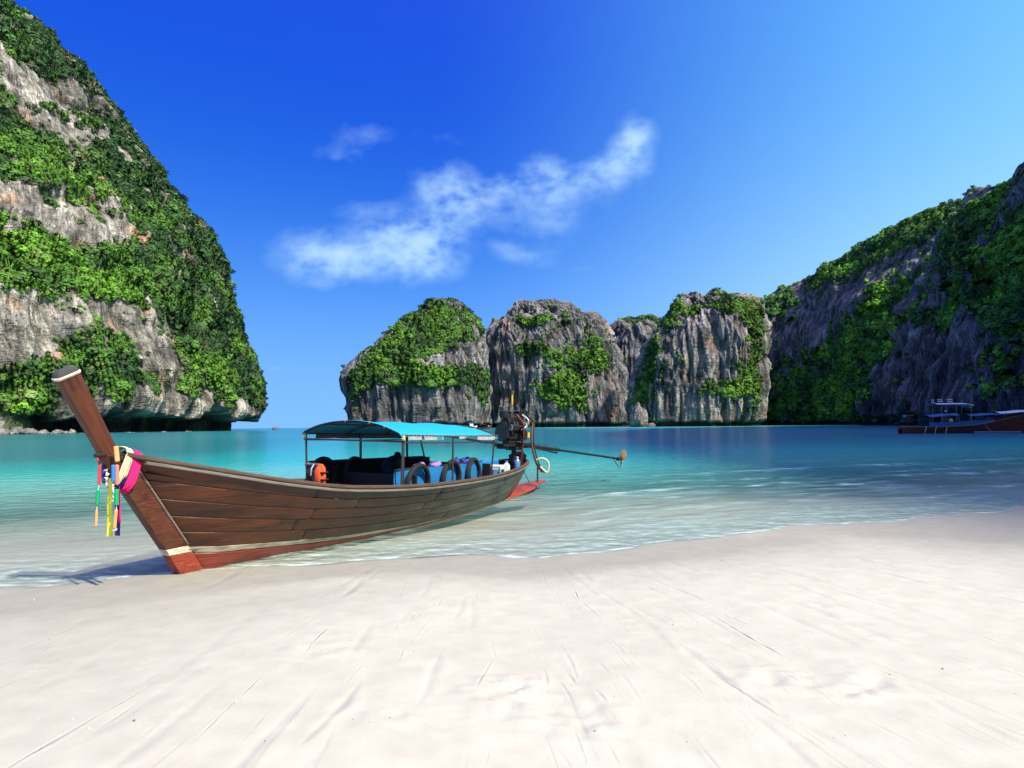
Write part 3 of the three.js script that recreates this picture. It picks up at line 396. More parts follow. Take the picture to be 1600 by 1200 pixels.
const MB = { stem: woodM(0.088, 0.026, 0.013, 0.5), red: woodM(0.25, 0.040, 0.022, 0.65), white: woodM(0.60, 0.54, 0.43, 0.7), rail: woodM(0.075, 0.048, 0.036, 0.75), rub: woodM(0.15, 0.13, 0.115, 0.85), dark: woodM(0.028, 0.020, 0.016, 0.8), deck: woodM(0.10, 0.06, 0.04, 0.8),
  post: std(0.035, 0.035, 0.035, 0.5), black: std(0.012, 0.012, 0.013, 0.6), rubber: std(0.010, 0.010, 0.010, 0.8), rope: std(0.35, 0.28, 0.18, 0.9), blue: std(0.008, 0.22, 0.58, 0.7), sky: std(0.002, 0.34, 0.53, 0.75), plastic: std(0.75, 0.72, 0.66, 0.45) };
const clothBump = texture(256, 256, (u, v) => { const q = 0.6 * pfbm(u, v, 5, 3, 4, 7) + 0.4 * hash2(Math.floor(u * 128), Math.floor(v * 128), 3); return [q, q, q]; }, false);
for (const m of [MB.blue, MB.sky]) { m.bumpMap = clothBump; m.bumpScale = 0.012; }

const GUN = [[-0.75, 1.38], [-0.58, 1.32], [-0.08, 1.2], [1.05, 0.955], [2, 0.815], [3.75, 0.70], [6.2, 0.655], [8, 0.70], [9.15, 0.79]];
const BEAM = [[-0.75, 0.05], [-0.58, 0.11], [-0.08, 0.35], [1.05, 0.70], [2, 0.88], [3.75, 0.95], [5, 0.92], [6.2, 0.82], [7.5, 0.66], [8.4, 0.48], [8.85, 0.33], [9.08, 0.17], [9.15, 0.05]];
const SEC = [[-0.6, 1.0], [0, 0.95], [1, 0.62], [2, 0.42], [3.5, 0.28], [5.5, 0.26], [7.5, 0.36], [9.1, 0.6]];
const KEEL = [[6.9, -0.14], [7.7, -0.07], [8.4, 0.08], [9.15, 0.45]];
const REDL = [[-0.3, 0.25], [0.3, 0.205], [1.7, 0.115], [3, 0.065], [5, 0.03], [7, 0.05], [9, 0.4]];
const STRIPE = [[-0.3, 0.085], [0.5, 0.07], [1.7, 0.055], [3.2, 0.04], [5, 0.03], [9, 0.02]];
const keelY = (s) => (s < 0.6 ? Math.max(-0.14, (0.28 - s) / 0.667) : tabS(KEEL, s));
const gunY = (s) => tabS(GUN, s), beam = (s) => tabS(BEAM, s);
const halfW = (s, y) => { const k = keelY(s), t = clamp((y - k) / Math.max(0.02, gunY(s) - k)); return beam(s) * Math.pow(t, tab(SEC, s)); };
const level = (i, s) => { // the seams between strakes, 0 keel ... 7 gunwale
  const k = s < 0.6 ? -0.14 : keelY(s), g = gunY(s), r = s < 0.6 ? tabS(REDL, s) : Math.max(tabS(REDL, s), k + 0.005), w = Math.max(r + 0.01, r + tabS(STRIPE, s));
  return i === 0 ? k : i === 1 ? Math.min(r, g) : i === 2 ? Math.min(w, g) : lerp(Math.min(w, g), g - 0.01, (i - 2) / 5);
};
function strakeGeo(i, sa, sb, side, tone) {
  const nu = Math.max(6, Math.round((sb - sa) * 12)), R = [0, 0.0, 0.05, 0.2, 0.4, 0.6, 0.8, 0.95, 1, 1], nv = R.length, cols = new Float32Array(nu * nv * 3);
  const e0 = (r, s0) => { let s = s0; for (let k = 0; k < 8; k++) { const y = lerp(level(i, s), level(i + 1, s), r); s = Math.max(s0, 0.28 - 0.667 * y); } return s; };
  const g = gridGeo(nu, nv, (a, b) => {
    const r = lerp(0.012, 0.988, R[b]), s0 = sa < 0 ? e0(r, -0.7) : sa + 0.004, s = lerp(s0, sb - 0.004, a / (nu - 1)), y = lerp(level(i, s), level(i + 1, s), r);
    const inn = b === 0 || b === nv - 1 || (a === 0 && sa > 0) || a === nu - 1, out = inn ? -0.012 : (b === 1 || b === nv - 2) ? 0.006 : 0.010 + 0.003 * n3(s * 1.5, i * 3, 2);
    return V3(s, y, side * (halfW(s, y) + out));
  }, (a, b, p) => [(p.x + i * 1.37 + tone * 3) / 2.2, (p.y + 0.13 * i) / 0.9]);
  const p = g.attributes.position;
  for (let k = 0; k < p.count; k++) {
    const s = p.getX(k), y = p.getY(k), n = 0.5 + 0.9 * fbm(s * 1.1, y * 3 + i, 5, 4);
    let c;
    if (i === 0) c = [lerp(0.40, 0.20, sstep(0.5, 4, s)), lerp(0.065, 0.06, sstep(0.5, 4, s)), lerp(0.034, 0.045, sstep(0.5, 4, s))];
    else if (i === 1) { const f = sstep(2.2, 5.0, s + n - 0.5), d = clamp(1.25 - n) ; c = [lerp(0.78, 0.26, f), lerp(0.70, 0.22, f), lerp(0.55, 0.17, f)].map((q) => q * lerp(0.75, 1.05, d)); }
    else {
      const warm = [0.225, 0.055, 0.011], mid = [0.062, 0.027, 0.011], grey = [0.215, 0.225, 0.17], a = sstep(1.0, 3.4, s + (tone - 0.5) * 1.8 + (n - 0.5)), b = sstep(2.6, 6.2, s + (n - 0.5) * 2.2 + (tone - 0.5) + y * 0.6);
      c = [0, 1, 2].map((q) => lerp(lerp(warm[q], mid[q], a), grey[q], b * 0.95) * lerp(0.72, 1.25, tone));
      if (i === 6) c = c.map((q) => q * 0.8);
    }
    const m = i > 1 ? (0.10 + 1.2 * n) * 0.66 : 0.65 + 0.6 * n; cols[3 * k] = c[0] * m; cols[3 * k + 1] = c[1] * m; cols[3 * k + 2] = c[2] * m;
  }
  g.setAttribute('color', new THREE.BufferAttribute(cols, 3)); return g;
}
{
  const R = rng(99), tones = [0.62, 0.35, 0.85, 0.5, 0.28, 0.7, 0.45];
  for (const side of [1, -1]) for (let i = 0; i < 7; i++) {
    const cuts = i === 0 || i === 1 ? [-1, 9.1] : [-1, 1.1 + R() * 1.3, 3.4 + R() * 1.4, 6.1 + R() * 1.0, 9.12];
    const m = i === 0 ? 'painted_bottom' : i === 1 ? 'paint_stripe' : 'plank';
    for (let c = 0; c < cuts.length - 1; c++) { const me = mesh(m, strakeGeo(i, cuts[c], cuts[c + 1], side, i < 2 ? 0.5 : clamp(tones[(i + c * 3) % 7] + (R() - 0.5) * 0.3)), hullMat, boat); if (i === 0) me.userData.label = 'red painted bottom'; if (i === 1) me.userData.label = 'worn white paint stripe'; }
  }
  // lining behind the planks, both sides
  const lin = []; for (const side of [1, -1]) lin.push(gridGeo(90, 14, (a, b) => { const r = b / 13, s0 = -0.6, q = a / 89; let s = lerp(s0, 9.1, q); const k = keelY(s), y = lerp(k + 0.01, gunY(s) - 0.012, r); return V3(s, y, side * Math.max(0.003, halfW(s, y) - 0.016)); }));
  mesh('hull_lining', mergeGeometries(lin), MB.dark, boat);
  // rails
  const rail = (off, dy, w, h, side, s0, s1) => gridGeo(140, 9, (a, b) => { const s = lerp(s0, s1, Math.pow(a / 139, 0.92)), e = [[-1, -0.6], [-1, 0.6], [-0.7, 1], [0.7, 1], [1, 0.6], [1, -0.6], [0.7, -1], [-0.7, -1], [-1, -0.6]][b], ch = 0.004 * n3(s * 4, b, side * 3 + w * 50); return V3(s, gunY(s) + dy + e[1] * h / 2 + ch, side * Math.max(0.008, beam(s) + off + e[0] * w / 2 + ch)); }, (a, b) => [a / 139 * 5, b / 9 * 0.2]);
  for (const side of [1, -1]) {
    mesh('gunwale', rail(-0.005, 0.018, 0.075, 0.05, side, -0.66, 9.14), MB.rail, boat);
    const rr = mesh('rub_rail', rail(0.024, -0.030, 0.026, 0.034, side, -0.5, 9.1), MB.rub, boat); rr.userData.label = 'weathered grey rubbing strip below the rail';
    mesh('inner_rail', rail(-0.075, -0.06, 0.035, 0.06, side, -0.3, 8.6), MB.deck, boat);
  }
  // inside: boards on the bottom, foredeck, thwarts and frames
  for (let k = -3; k <= 3; k++) mesh('floor_board', gridGeo(40, 2, (a, b) => { const s = lerp(0.7, 8.3, a / 39), y = 0.20 + 0.02 * Math.abs(k); return V3(s, y, clamp((k + (b ? 0.47 : -0.47)) * 0.2, -halfW(s, y) + 0.03, halfW(s, y) - 0.03)); }, (a, b) => [a / 8, b * 0.2 + k * 0.3]), MB.deck, boat);
  mesh('foredeck', gridGeo(20, 7, (a, b) => { const s = lerp(-0.45, 1.0, a / 19); return V3(s, gunY(s) - 0.13, (b / 3 - 1) * (beam(s) - 0.05) * 0.98); }, (a, b) => [a / 12, b / 7]), MB.dark, boat);
  for (const s of [1.75, 2.75, 6.6]) { const w = beam(s) - 0.06, t = mesh('thwart', new RoundedBoxGeometry(0.22, 0.045, 2 * w, 2, 0.012), MB.deck, boat); t.position.set(s, gunY(s) - 0.13, 0); }
  for (let s = 0.4; s < 8.6; s += 0.55) mesh('frame_rib', gridGeo(15, 2, (a, b) => { const q = a / 14 * 2 - 1, y = lerp(keelY(s) + 0.04, gunY(s) - 0.02, Math.pow(Math.abs(q), 1.6)); return V3(s + (b ? 0.025 : -0.025), y, Math.sign(q) * Math.max(0, halfW(s, y) - 0.04)); }), MB.deck, boat);
}
// stem: outline pieces given in the boat's own length and height, thick across
function slab(name, outline, half, mat, parent = boat, bevel = 0.01) {
  const sh = new THREE.Shape(outline.map(([x, y]) => new THREE.Vector2(x, y))), g = new THREE.ExtrudeGeometry(sh, { depth: 2 * (half - bevel), bevelEnabled: true, bevelThickness: bevel, bevelSize: bevel, bevelOffset: -bevel, bevelSegments: 2, curveSegments: 12 });
  g.translate(0, 0, -(half - bevel)); return mesh(name, g, mat, parent);
}
const lead = (y) => tab([[-0.16, 0.06], [0, 0.0], [0.267, -0.154], [1.0, -0.634], [1.38, -0.88]], y), trail = (y) => 0.30 - 0.667 * y;
{
  const seg = (y0, y1, n = 6, grow = 0) => { const o = []; for (let i = 0; i <= n; i++) { const y = lerp(y0, y1, i / n); o.push([lead(y) - grow, y]); } for (let i = n; i >= 0; i--) { const y = lerp(y0, y1, i / n); o.push([trail(y) + grow * 0.2, y]); } return o; };
  slab('stem_foot', seg(-0.14, 0.238), 0.062, MB.red).userData.label = 'red painted foot of the stem';
  slab('stem_stripe', seg(0.241, 0.312, 2, 0.002), 0.063, MB.white, boat, 0.006).userData.label = 'white painted band on the stem';
  slab('stem_board', seg(0.315, 1.36), 0.06, MB.stem);
  // light worn strip along the after edge of the stem
  for (const side of [1, -1]) slab('edge_strip', [[trail(0.33) - 0.012, 0.33], [trail(1.2) - 0.012, 1.2], [trail(1.2) + 0.012, 1.2], [trail(0.33) + 0.014, 0.33]], 0.012, MB.rub, boat, 0.004).position.z = side * 0.062;
}
// loft of rounded rectangles along a path in the boat's middle plane; rows: [s, y, width along, thickness across]
function loftRR(rows, pow = 0.35, n = 28) {
  const dir = rows.map((r, i) => { const a = rows[Math.max(0, i - 1)], b = rows[Math.min(rows.length - 1, i + 1)], l = Math.hypot(b[0] - a[0], b[1] - a[1]) || 1; return [(b[0] - a[0]) / l, (b[1] - a[1]) / l]; });
  return gridGeo(n, rows.length, (a, b) => { const t = a / n * 6.28319, c = Math.cos(t), s = Math.sin(t), x = Math.sign(c) * Math.pow(Math.abs(c), pow) * rows[b][2] / 2, z = Math.sign(s) * Math.pow(Math.abs(s), pow) * rows[b][3] / 2, d = rows[b][4] || dir[b]; return V3(rows[b][0] + d[1] * x, rows[b][1] - d[0] * x, z); }, (a, b) => [b / rows.length * 0.6, a / n * 0.5], true);
}
{
  const D = [-0.455, 0.89];
  const prow = mesh('prow', loftRR([[-0.60, 1.12, 0.22, 0.115], [-0.70, 1.27, 0.19, 0.115], [-0.785, 1.40, 0.16, 0.115], [-0.90, 1.62, 0.17, 0.12], [-1.03, 1.86, 0.19, 0.125], [-1.165, 2.12, 0.205, 0.13, D], [-1.166, 2.121, 0.01, 0.01, D]]), MB.stem, boat);
  mesh('prow_band', loftRR([[-1.155, 2.098, 0.02, 0.02, D], [-1.155, 2.098, 0.218, 0.142, D], [-1.168, 2.126, 0.222, 0.146, D], [-1.170, 2.128, 0.02, 0.02, D]], 0.3), MB.white, prow);
  mesh('prow_cap', loftRR([[-1.168, 2.124, 0.212, 0.136, D], [-1.176, 2.142, 0.205, 0.13, D], [-1.187, 2.164, 0.17, 0.105, D], [-1.194, 2.178, 0.10, 0.06, D], [-1.196, 2.182, 0.01, 0.01, D]], 0.4), std(0.05, 0.05, 0.055, 0.9), prow);
  const cr = mesh('cross_peg', new THREE.CylinderGeometry(0.022, 0.016, 0.34, 12), MB.dark, boat); cr.position.set(-0.80, 1.36, 0.03); cr.rotation.set(1.57, 0, 1.15, 'YXZ');
  slab('breasthook', [[-0.72, 1.30], [-0.45, 1.24], [-0.42, 1.29], [-0.70, 1.385]], 0.075, MB.dark);
  const eye = mesh('iron_strap', new RoundedBoxGeometry(0.16, 0.022, 0.012, 2, 0.004), std(0.3, 0.29, 0.27, 0.5, { metalness: 0.6 }), boat); eye.position.set(0.16, 0.272, 0.075); eye.rotation.y = -0.25;
}
// stern: upright, painted skeg that reaches aft under water level
{
  slab('stern_post', [[8.75, 0.62], [9.22, 0.66], [9.30, 0.90], [9.02, 1.0], [8.7, 0.92]], 0.10, MB.dark);
  const sk = mesh('skeg', (() => { const g = gridGeo(24, 9, (a, b) => { const q = a / 23, s = lerp(6.9, 10.35, q), y = lerp(-0.06, 0.19, sstep(0, 1, q)), w = 0.02 + 0.30 * Math.sin(Math.PI * clamp(q * 0.86)) ** 0.8 * (1 - 0.75 * sstep(0.6, 1, q)), e = [[-1, 0], [-0.9, 1], [0, 1.15], [0.9, 1], [1, 0], [0.9, -1], [0, -1.1], [-0.9, -1], [-1, 0]][b]; return V3(s, y + e[1] * 0.028, 0.12 * q + e[0] * w); }, (a, b) => [a / 23 * 2, b / 9 * 0.3]); return g; })(), MB.red, boat); sk.userData.label = 'red painted skeg plank sticking out aft';
  const rp = mesh('rudder_post', new THREE.CylinderGeometry(0.022, 0.022, 0.55, 10), MB.post, boat); rp.position.set(9.85, 0.38, 0.16);
  const st = mesh('stay_rod', new THREE.CylinderGeometry(0.008, 0.008, 0.55, 6), MB.post, boat); st.position.set(9.25, 0.38, 0.12); st.rotation.z = 0.9;
}
function tube(pts, r, mat, name, parent, seg = 60, rad = 8) { return mesh(name, new THREE.TubeGeometry(new THREE.CatmullRomCurve3(pts), seg, r, rad), mat, parent); }
const rod = (a, b, r, mat, name, parent) => { const g = new THREE.CylinderGeometry(r, r, a.distanceTo(b), 10), m = mesh(name, g, mat, parent); m.position.copy(a).lerp(b, 0.5); m.quaternion.setFromUnitVectors(V3(0, 1, 0), b.clone().sub(a).normalize()); return m; };
// canopy: posts, pipes, cover
{
  const E = (s) => 1.50 - 0.02 * (s - 2.95), L = 0.93, rise = (l) => 0.20 * (1 - Math.pow(Math.abs(l) / L, 2.2));
  const edge = (s) => L - 0.05 * sstep(4.5, 6.2, s);
  for (const [s, l, ds] of [[2.95, 0.9, 0], [3.06, 0.86, 0.06], [4.39, 0.92, 0], [6.02, 0.80, 0], [2.95, -0.9, 0], [4.3, -0.92, 0], [5.67, -0.86, 0], [6.35, -0.80, -0.25]]) { const b = V3(s, gunY(s) - 0.12, l * 0.99), t = V3(s + ds, E(s) - 0.005, Math.sign(l) * edge(s) * 0.985); if (s === 3.06) t.x = 2.96; rod(b, t, s === 5.67 || s === 4.3 ? 0.022 : 0.016, MB.post, 'canopy_post', boat); }
  for (const s of [2.93, 3.95, 5.0, 6.06]) { const p = []; for (let i = 0; i <= 16; i++) { const l = (i / 8 - 1) * edge(s); p.push(V3(s, E(s) + rise(l / edge(s) * L) - 0.014, l)); } tube(p, 0.014, MB.post, 'canopy_hoop', boat, 40, 6); }
  for (const side of [1, -1]) { tube([V3(2.9, E(2.9), side * L), V3(4.4, E(4.4) - 0.01, side * L), V3(6.15, E(6.1), side * edge(6.1))], 0.014, MB.post, 'side_pipe', boat, 30, 6); tube([V3(2.93, E(2.9) - 0.105, side * L * 0.985), V3(4.4, E(4.4) - 0.115, side * L * 0.985), V3(6.05, E(6.1) - 0.105, side * edge(6.1) * 0.985)], 0.010, MB.post, 'side_pipe', boat, 30, 6); }
  rod(V3(2.93, E(2.9) - 0.09, -L), V3(2.93, E(2.9) - 0.09, L), 0.013, MB.post, 'cross_bar', boat);
  for (const l of [-0.45, 0, 0.45]) tube([V3(2.9, E(2.9) + rise(l) - 0.014, l), V3(4.5, E(4.5) + rise(l) - 0.018, l), V3(6.1, E(6.1) + rise(l) - 0.014, l)], 0.010, MB.post, 'roof_pipe', boat, 20, 6);
  const cov = gridGeo(70, 41, (a, b) => { const s = lerp(2.88, 6.14, a / 69), q = b / 40 * 2 - 1, l = q * edge(s) * 1.012, bay = Math.abs(Math.sin((s - 2.93) / 1.04 * Math.PI)), y = E(s) + rise(q * L) + 0.012 - 0.020 * bay * (1 - q * q) + 0.006 * n3(s * 2.2, q * 3, 1) - 0.06 * sstep(5.6, 6.14, s) * (1 - 0.5 * q * q); return V3(s, y - 0.03 * sstep(0.97, 1, Math.abs(q)), l); }, (a, b) => [a / 20, b / 20]);
  mesh('canopy_cover', cov, MB.sky, boat).userData.label = 'bright turquoise blue canopy sheet';
  const va = std(0.52, 0.52, 0.53, 0.85, { bumpMap: clothBump, bumpScale: 0.01 }), navy = std(0.02, 0.03, 0.2, 0.8);
  const hang = (s0, s1, side, h, m, nm, l = 0) => mesh(nm, gridGeo(24, 4, (a, b) => { const s = lerp(s0, s1, a / 23); return V3(s, E(s) - 0.012 - h * b / 3 * (1 + 0.15 * n3(s * 7, side, 3)), side * (edge(s) + 0.012 + 0.008 * Math.sin(s * 26) * b / 3 + l)); }), m, boat);
  hang(3.05, 4.05, 1, 0.055, va, 'valance'); hang(4.55, 4.8, 1, 0.035, va, 'valance'); hang(5.25, 6.0, 1, 0.062, va, 'valance'); hang(3.2, 5.8, -1, 0.07, MB.rub, 'valance'); hang(3.40, 3.47, 1, 0.045, navy, 'printed_mark', 0.004); hang(3.85, 4.0, 1, 0.045, MB.sky, 'printed_mark', 0.004);
  for (const [s, l] of [[2.93, 0.93], [2.93, -0.93]]) { for (let k = 0; k < 4; k++) { const t = mesh('lashing', new THREE.TorusGeometry(0.024, 0.008, 6, 14), k % 2 ? std(0.75, 0.52, 0.06, 0.7) : std(0.8, 0.75, 0.62, 0.8), boat); t.position.set(s + 0.01 * (k % 2), E(s) - 0.01 - 0.018 * k, l); t.rotation.x = 1.57; } }
  for (let k = 0; k < 30; k++) { const s = 3.05 + k * 0.104, t = mesh('lashing', new THREE.TorusGeometry(0.017, 0.0045, 5, 10), MB.rope, boat); t.position.set(s, E(s) - 0.004, edge(s)); t.rotation.y = 1.57; }
  for (const l of [-0.1, 0.35, 0.62]) { const t = mesh('lashing', new THREE.TorusGeometry(0.02, 0.006, 5, 10), std(0.6, 0.2, 0.08, 0.8), boat); t.position.set(2.9, E(2.9) + rise(l), l); t.rotation.y = 0.3; }
  // cloth screens under the canopy
  const screen = (s0, s1, side, top, m, l0) => mesh('side_screen', gridGeo(50, 10, (a, b) => { const s = lerp(s0, s1, a / 49), q = b / 9; return V3(s, lerp(gunY(s) - 0.12, top(s) - 0.012 * Math.abs(Math.sin((s - s0) * 3.1)), q), side * (beam(s) * 0.93 + l0 + 0.015 * n3(s * 3, q * 2.5, side) + 0.02 * q)); }, (a, b) => [a / 10, b / 8]), m, boat);
  screen(3.02, 6.0, 1, (s) => 0.985 - 0.012 * (s - 3), MB.blue, -0.175);
  screen(2.98, 6.3, -1, (s) => 1.05 - 0.02 * (s - 3), MB.black, -0.03);  // far screen coloured black to stand for the shade under the canopy
  rod(V3(3.0, 0.985, 0.735), V3(6.0, 0.955, 0.62), 0.012, MB.post, 'screen_rail', boat); rod(V3(2.98, 1.05, -0.9), V3(6.2, 0.985, -0.8), 0.014, MB.post, 'screen_rail', boat);
  mesh('front_panel', gridGeo(6, 8, (a, b) => V3(2.96 + 0.01 * Math.sin(a), lerp(0.66, 1.0, b / 7), lerp(-0.89, -0.66, a / 5))), MB.blue, boat); rod(V3(2.95, 1.01, -0.92), V3(2.95, 1.01, -0.62), 0.022, std(0.12, 0.12, 0.13, 0.8), 'front_panel_rail', boat);
  const bench = (s0, s1, l, y, m) => { const b = mesh('bench', new RoundedBoxGeometry(s1 - s0, 0.05, 0.32, 2, 0.012), m, boat); b.position.set((s0 + s1) / 2, y, l); }; bench(3.2, 6.1, -0.55, 0.62, MB.black); bench(3.2, 6.1, 0.42, 0.6, MB.black);
  const bk = mesh('bulkhead', new RoundedBoxGeometry(0.04, 0.55, 1.45, 2, 0.01), MB.black, boat); bk.position.set(6.15, 0.62, 0);
  const fb = mesh('bulkhead', new RoundedBoxGeometry(0.04, 0.5, 1.4, 2, 0.01), MB.black, boat); fb.position.set(3.5, 0.62, 0.1);
  const lk = mesh('stern_locker', new RoundedBoxGeometry(1.2, 0.42, 0.62, 2, 0.02), MB.blue, boat); lk.position.set(7.25, 0.655, -0.24);
}
// tyres: along the near screen and the far one
{
  const prof = []; for (let i = 0; i <= 20; i++) { const t = i / 20 * 6.28319; prof.push(new THREE.Vector2(0.30 + 0.033 * Math.sign(Math.cos(t)) * Math.pow(Math.abs(Math.cos(t)), 0.7), 0.042 * Math.sign(Math.sin(t)) * Math.pow(Math.abs(Math.sin(t)), 0.7))); }
  const tyreGeo = new THREE.LatheGeometry(prof, 48); tyreGeo.rotateX(Math.PI / 2);
  const grooveGeo = mergeGeometries([-0.018, 0.018].map((z) => { const g = new THREE.TorusGeometry(0.331, 0.004, 5, 48); g.translate(0, 0, z); return g; }));
  const t0 = thing('tyre', 'black tyre on the near blue screen, closest to the front canopy post', 'tyre', 'tyres hung inside the brown boat'); mesh('casing', tyreGeo, MB.rubber, t0); mesh('tread_groove', grooveGeo, MB.black, t0);
  const spots = [[3.56, 0.725, 0.775, 0.02, 'black tyre on the near blue screen, closest to the front canopy post'], [4.60, 0.725, 0.765, -0.03, 'black tyre on the near blue screen, the middle of three'], [5.52, 0.715, 0.705, 0.08, 'black tyre on the near blue screen, closest to the white stool'], [3.22, 0.79, -0.83, 0, 'black tyre on the far screen beside the orange life jacket'], [4.02, 0.755, -0.83, 0.05, 'black tyre on the far screen beside a thick canopy post']];
  spots.forEach(([s, y, l, tw, label], i) => { let t = t0; if (i) { t = t0.clone(); t.name = numbered('tyre'); scene.add(t); } t.userData = { ...t0.userData, label }; aboard(t, s, y, l, tw, 0, i * 1.1); t.rotateX(0.10 * Math.sign(l)); });
}
// soft lumps: life jackets and bags
function lump(name, rows, mat, parent, seed, n = 22) { // rows [y, halfX, halfZ, offX]
  return mesh(name, gridGeo(n, rows.length, (a, b) => { const t = a / n * 6.28319, [y, hx, hz, ox = 0] = rows[b], c = Math.cos(t), s = Math.sin(t), k = 1 + 0.16 * n3(c * 1.7 + seed, y * 14, s * 1.7); return V3(ox + Math.sign(c) * Math.pow(Math.abs(c), 0.7) * hx * k, y, Math.sign(s) * Math.pow(Math.abs(s), 0.7) * hz * k); }, null, true), mat, parent);
}
{
  const or = std(0.80, 0.10, 0.025, 0.8), purple = std(0.32, 0.20, 0.62, 0.85), indigo = std(0.06, 0.07, 0.48, 0.85), lilac = std(0.46, 0.25, 0.62, 0.85), web = std(0.02, 0.02, 0.025, 0.8), pale = std(0.7, 0.68, 0.62, 0.8);
  const lj = thing('life_jacket', 'orange life jacket hanging under the front left canopy post', 'life jacket'); lump('foam_panel', [[-0.17, 0.02, 0.05], [-0.15, 0.04, 0.085], [-0.02, 0.05, 0.09], [0.10, 0.045, 0.075], [0.15, 0.03, 0.04], [0.16, 0.004, 0.01]], or, lj, 3); lump('foam_panel', [[-0.14, 0.02, 0.05, -0.05], [-0.1, 0.04, 0.07, -0.06], [0.06, 0.04, 0.06, -0.06], [0.12, 0.01, 0.02, -0.05]], or, lj, 5); for (const y of [-0.08, 0.03]) { const b = mesh('strap', new RoundedBoxGeometry(0.16, 0.022, 0.205, 2, 0.006), web, lj); b.position.set(-0.01, y, 0); } tube([V3(-0.03, 0.15, -0.1), V3(-0.05, 0.08, -0.13), V3(-0.03, -0.02, -0.16)], 0.012, pale, 'strap', lj, 20, 6); aboard(lj, 2.93, 0.87, -0.60, 0.1);
  const vest = (label, s, y, l, m, sx, seed, turn) => { const v = thing('life_jacket', label, 'life jacket', 'purple and blue life jackets on the near screen'); lump('foam_panel', [[-0.05, 0.05 * sx, 0.05], [-0.035, 0.13 * sx, 0.10], [0.02, 0.15 * sx, 0.10], [0.06, 0.10 * sx, 0.07], [0.075, 0.01, 0.01]], m, v, seed); lump('foam_panel', [[-0.03, 0.03, 0.04, 0.1 * sx], [0.03, 0.08, 0.08, 0.12 * sx], [0.085, 0.06, 0.05, 0.10 * sx], [0.10, 0.01, 0.01, 0.1 * sx]], m, v, seed + 2); const b = mesh('strap', new THREE.TorusGeometry(0.085, 0.011, 6, 20), seed % 2 ? web : or, v); b.scale.set(1, 0.85, 1); b.position.set(-0.04 * sx, 0.0, 0); b.rotation.y = 1.4; aboard(v, s, y - 0.01, l, turn); v.scale.setScalar(0.72); };
  vest('lilac life jacket on the near screen behind the front tyre', 3.75, 1.00, 0.66, lilac, 1.2, 11, 0.1); vest('small purple life jacket between the front and middle tyres', 4.25, 0.99, 0.65, purple, 1.1, 14, -0.1); vest('dark blue life jacket with orange strap behind the middle tyre', 4.95, 1.01, 0.62, indigo, 1.3, 18, 0.15); vest('dark blue life jacket on the near screen before the last tyre', 5.35, 1.0, 0.60, indigo, 1.1, 23, -0.2);
  const bag = thing('bag', 'black bag slumped on the bench behind the front right canopy post', 'bag'); lump('bag_body', [[0, 0.22, 0.15], [0.05, 0.27, 0.19], [0.22, 0.26, 0.18], [0.34, 0.20, 0.13, 0.03], [0.40, 0.12, 0.08, 0.06], [0.43, 0.02, 0.02, 0.07]], MB.black, bag, 31); tube([V3(-0.06, 0.34, 0.1), V3(0.05, 0.47, 0.1), V3(0.16, 0.38, 0.1)], 0.018, MB.black, 'handle', bag, 24, 6); lump('bag_pocket', [[0.05, 0.05, 0.04, 0.28], [0.2, 0.08, 0.09, 0.26], [0.36, 0.07, 0.07, 0.24], [0.47, 0.05, 0.05, 0.23], [0.49, 0.005, 0.005, 0.23]], MB.black, bag, 37); aboard(bag, 4.55, 0.66, -0.42, 0.2);
}
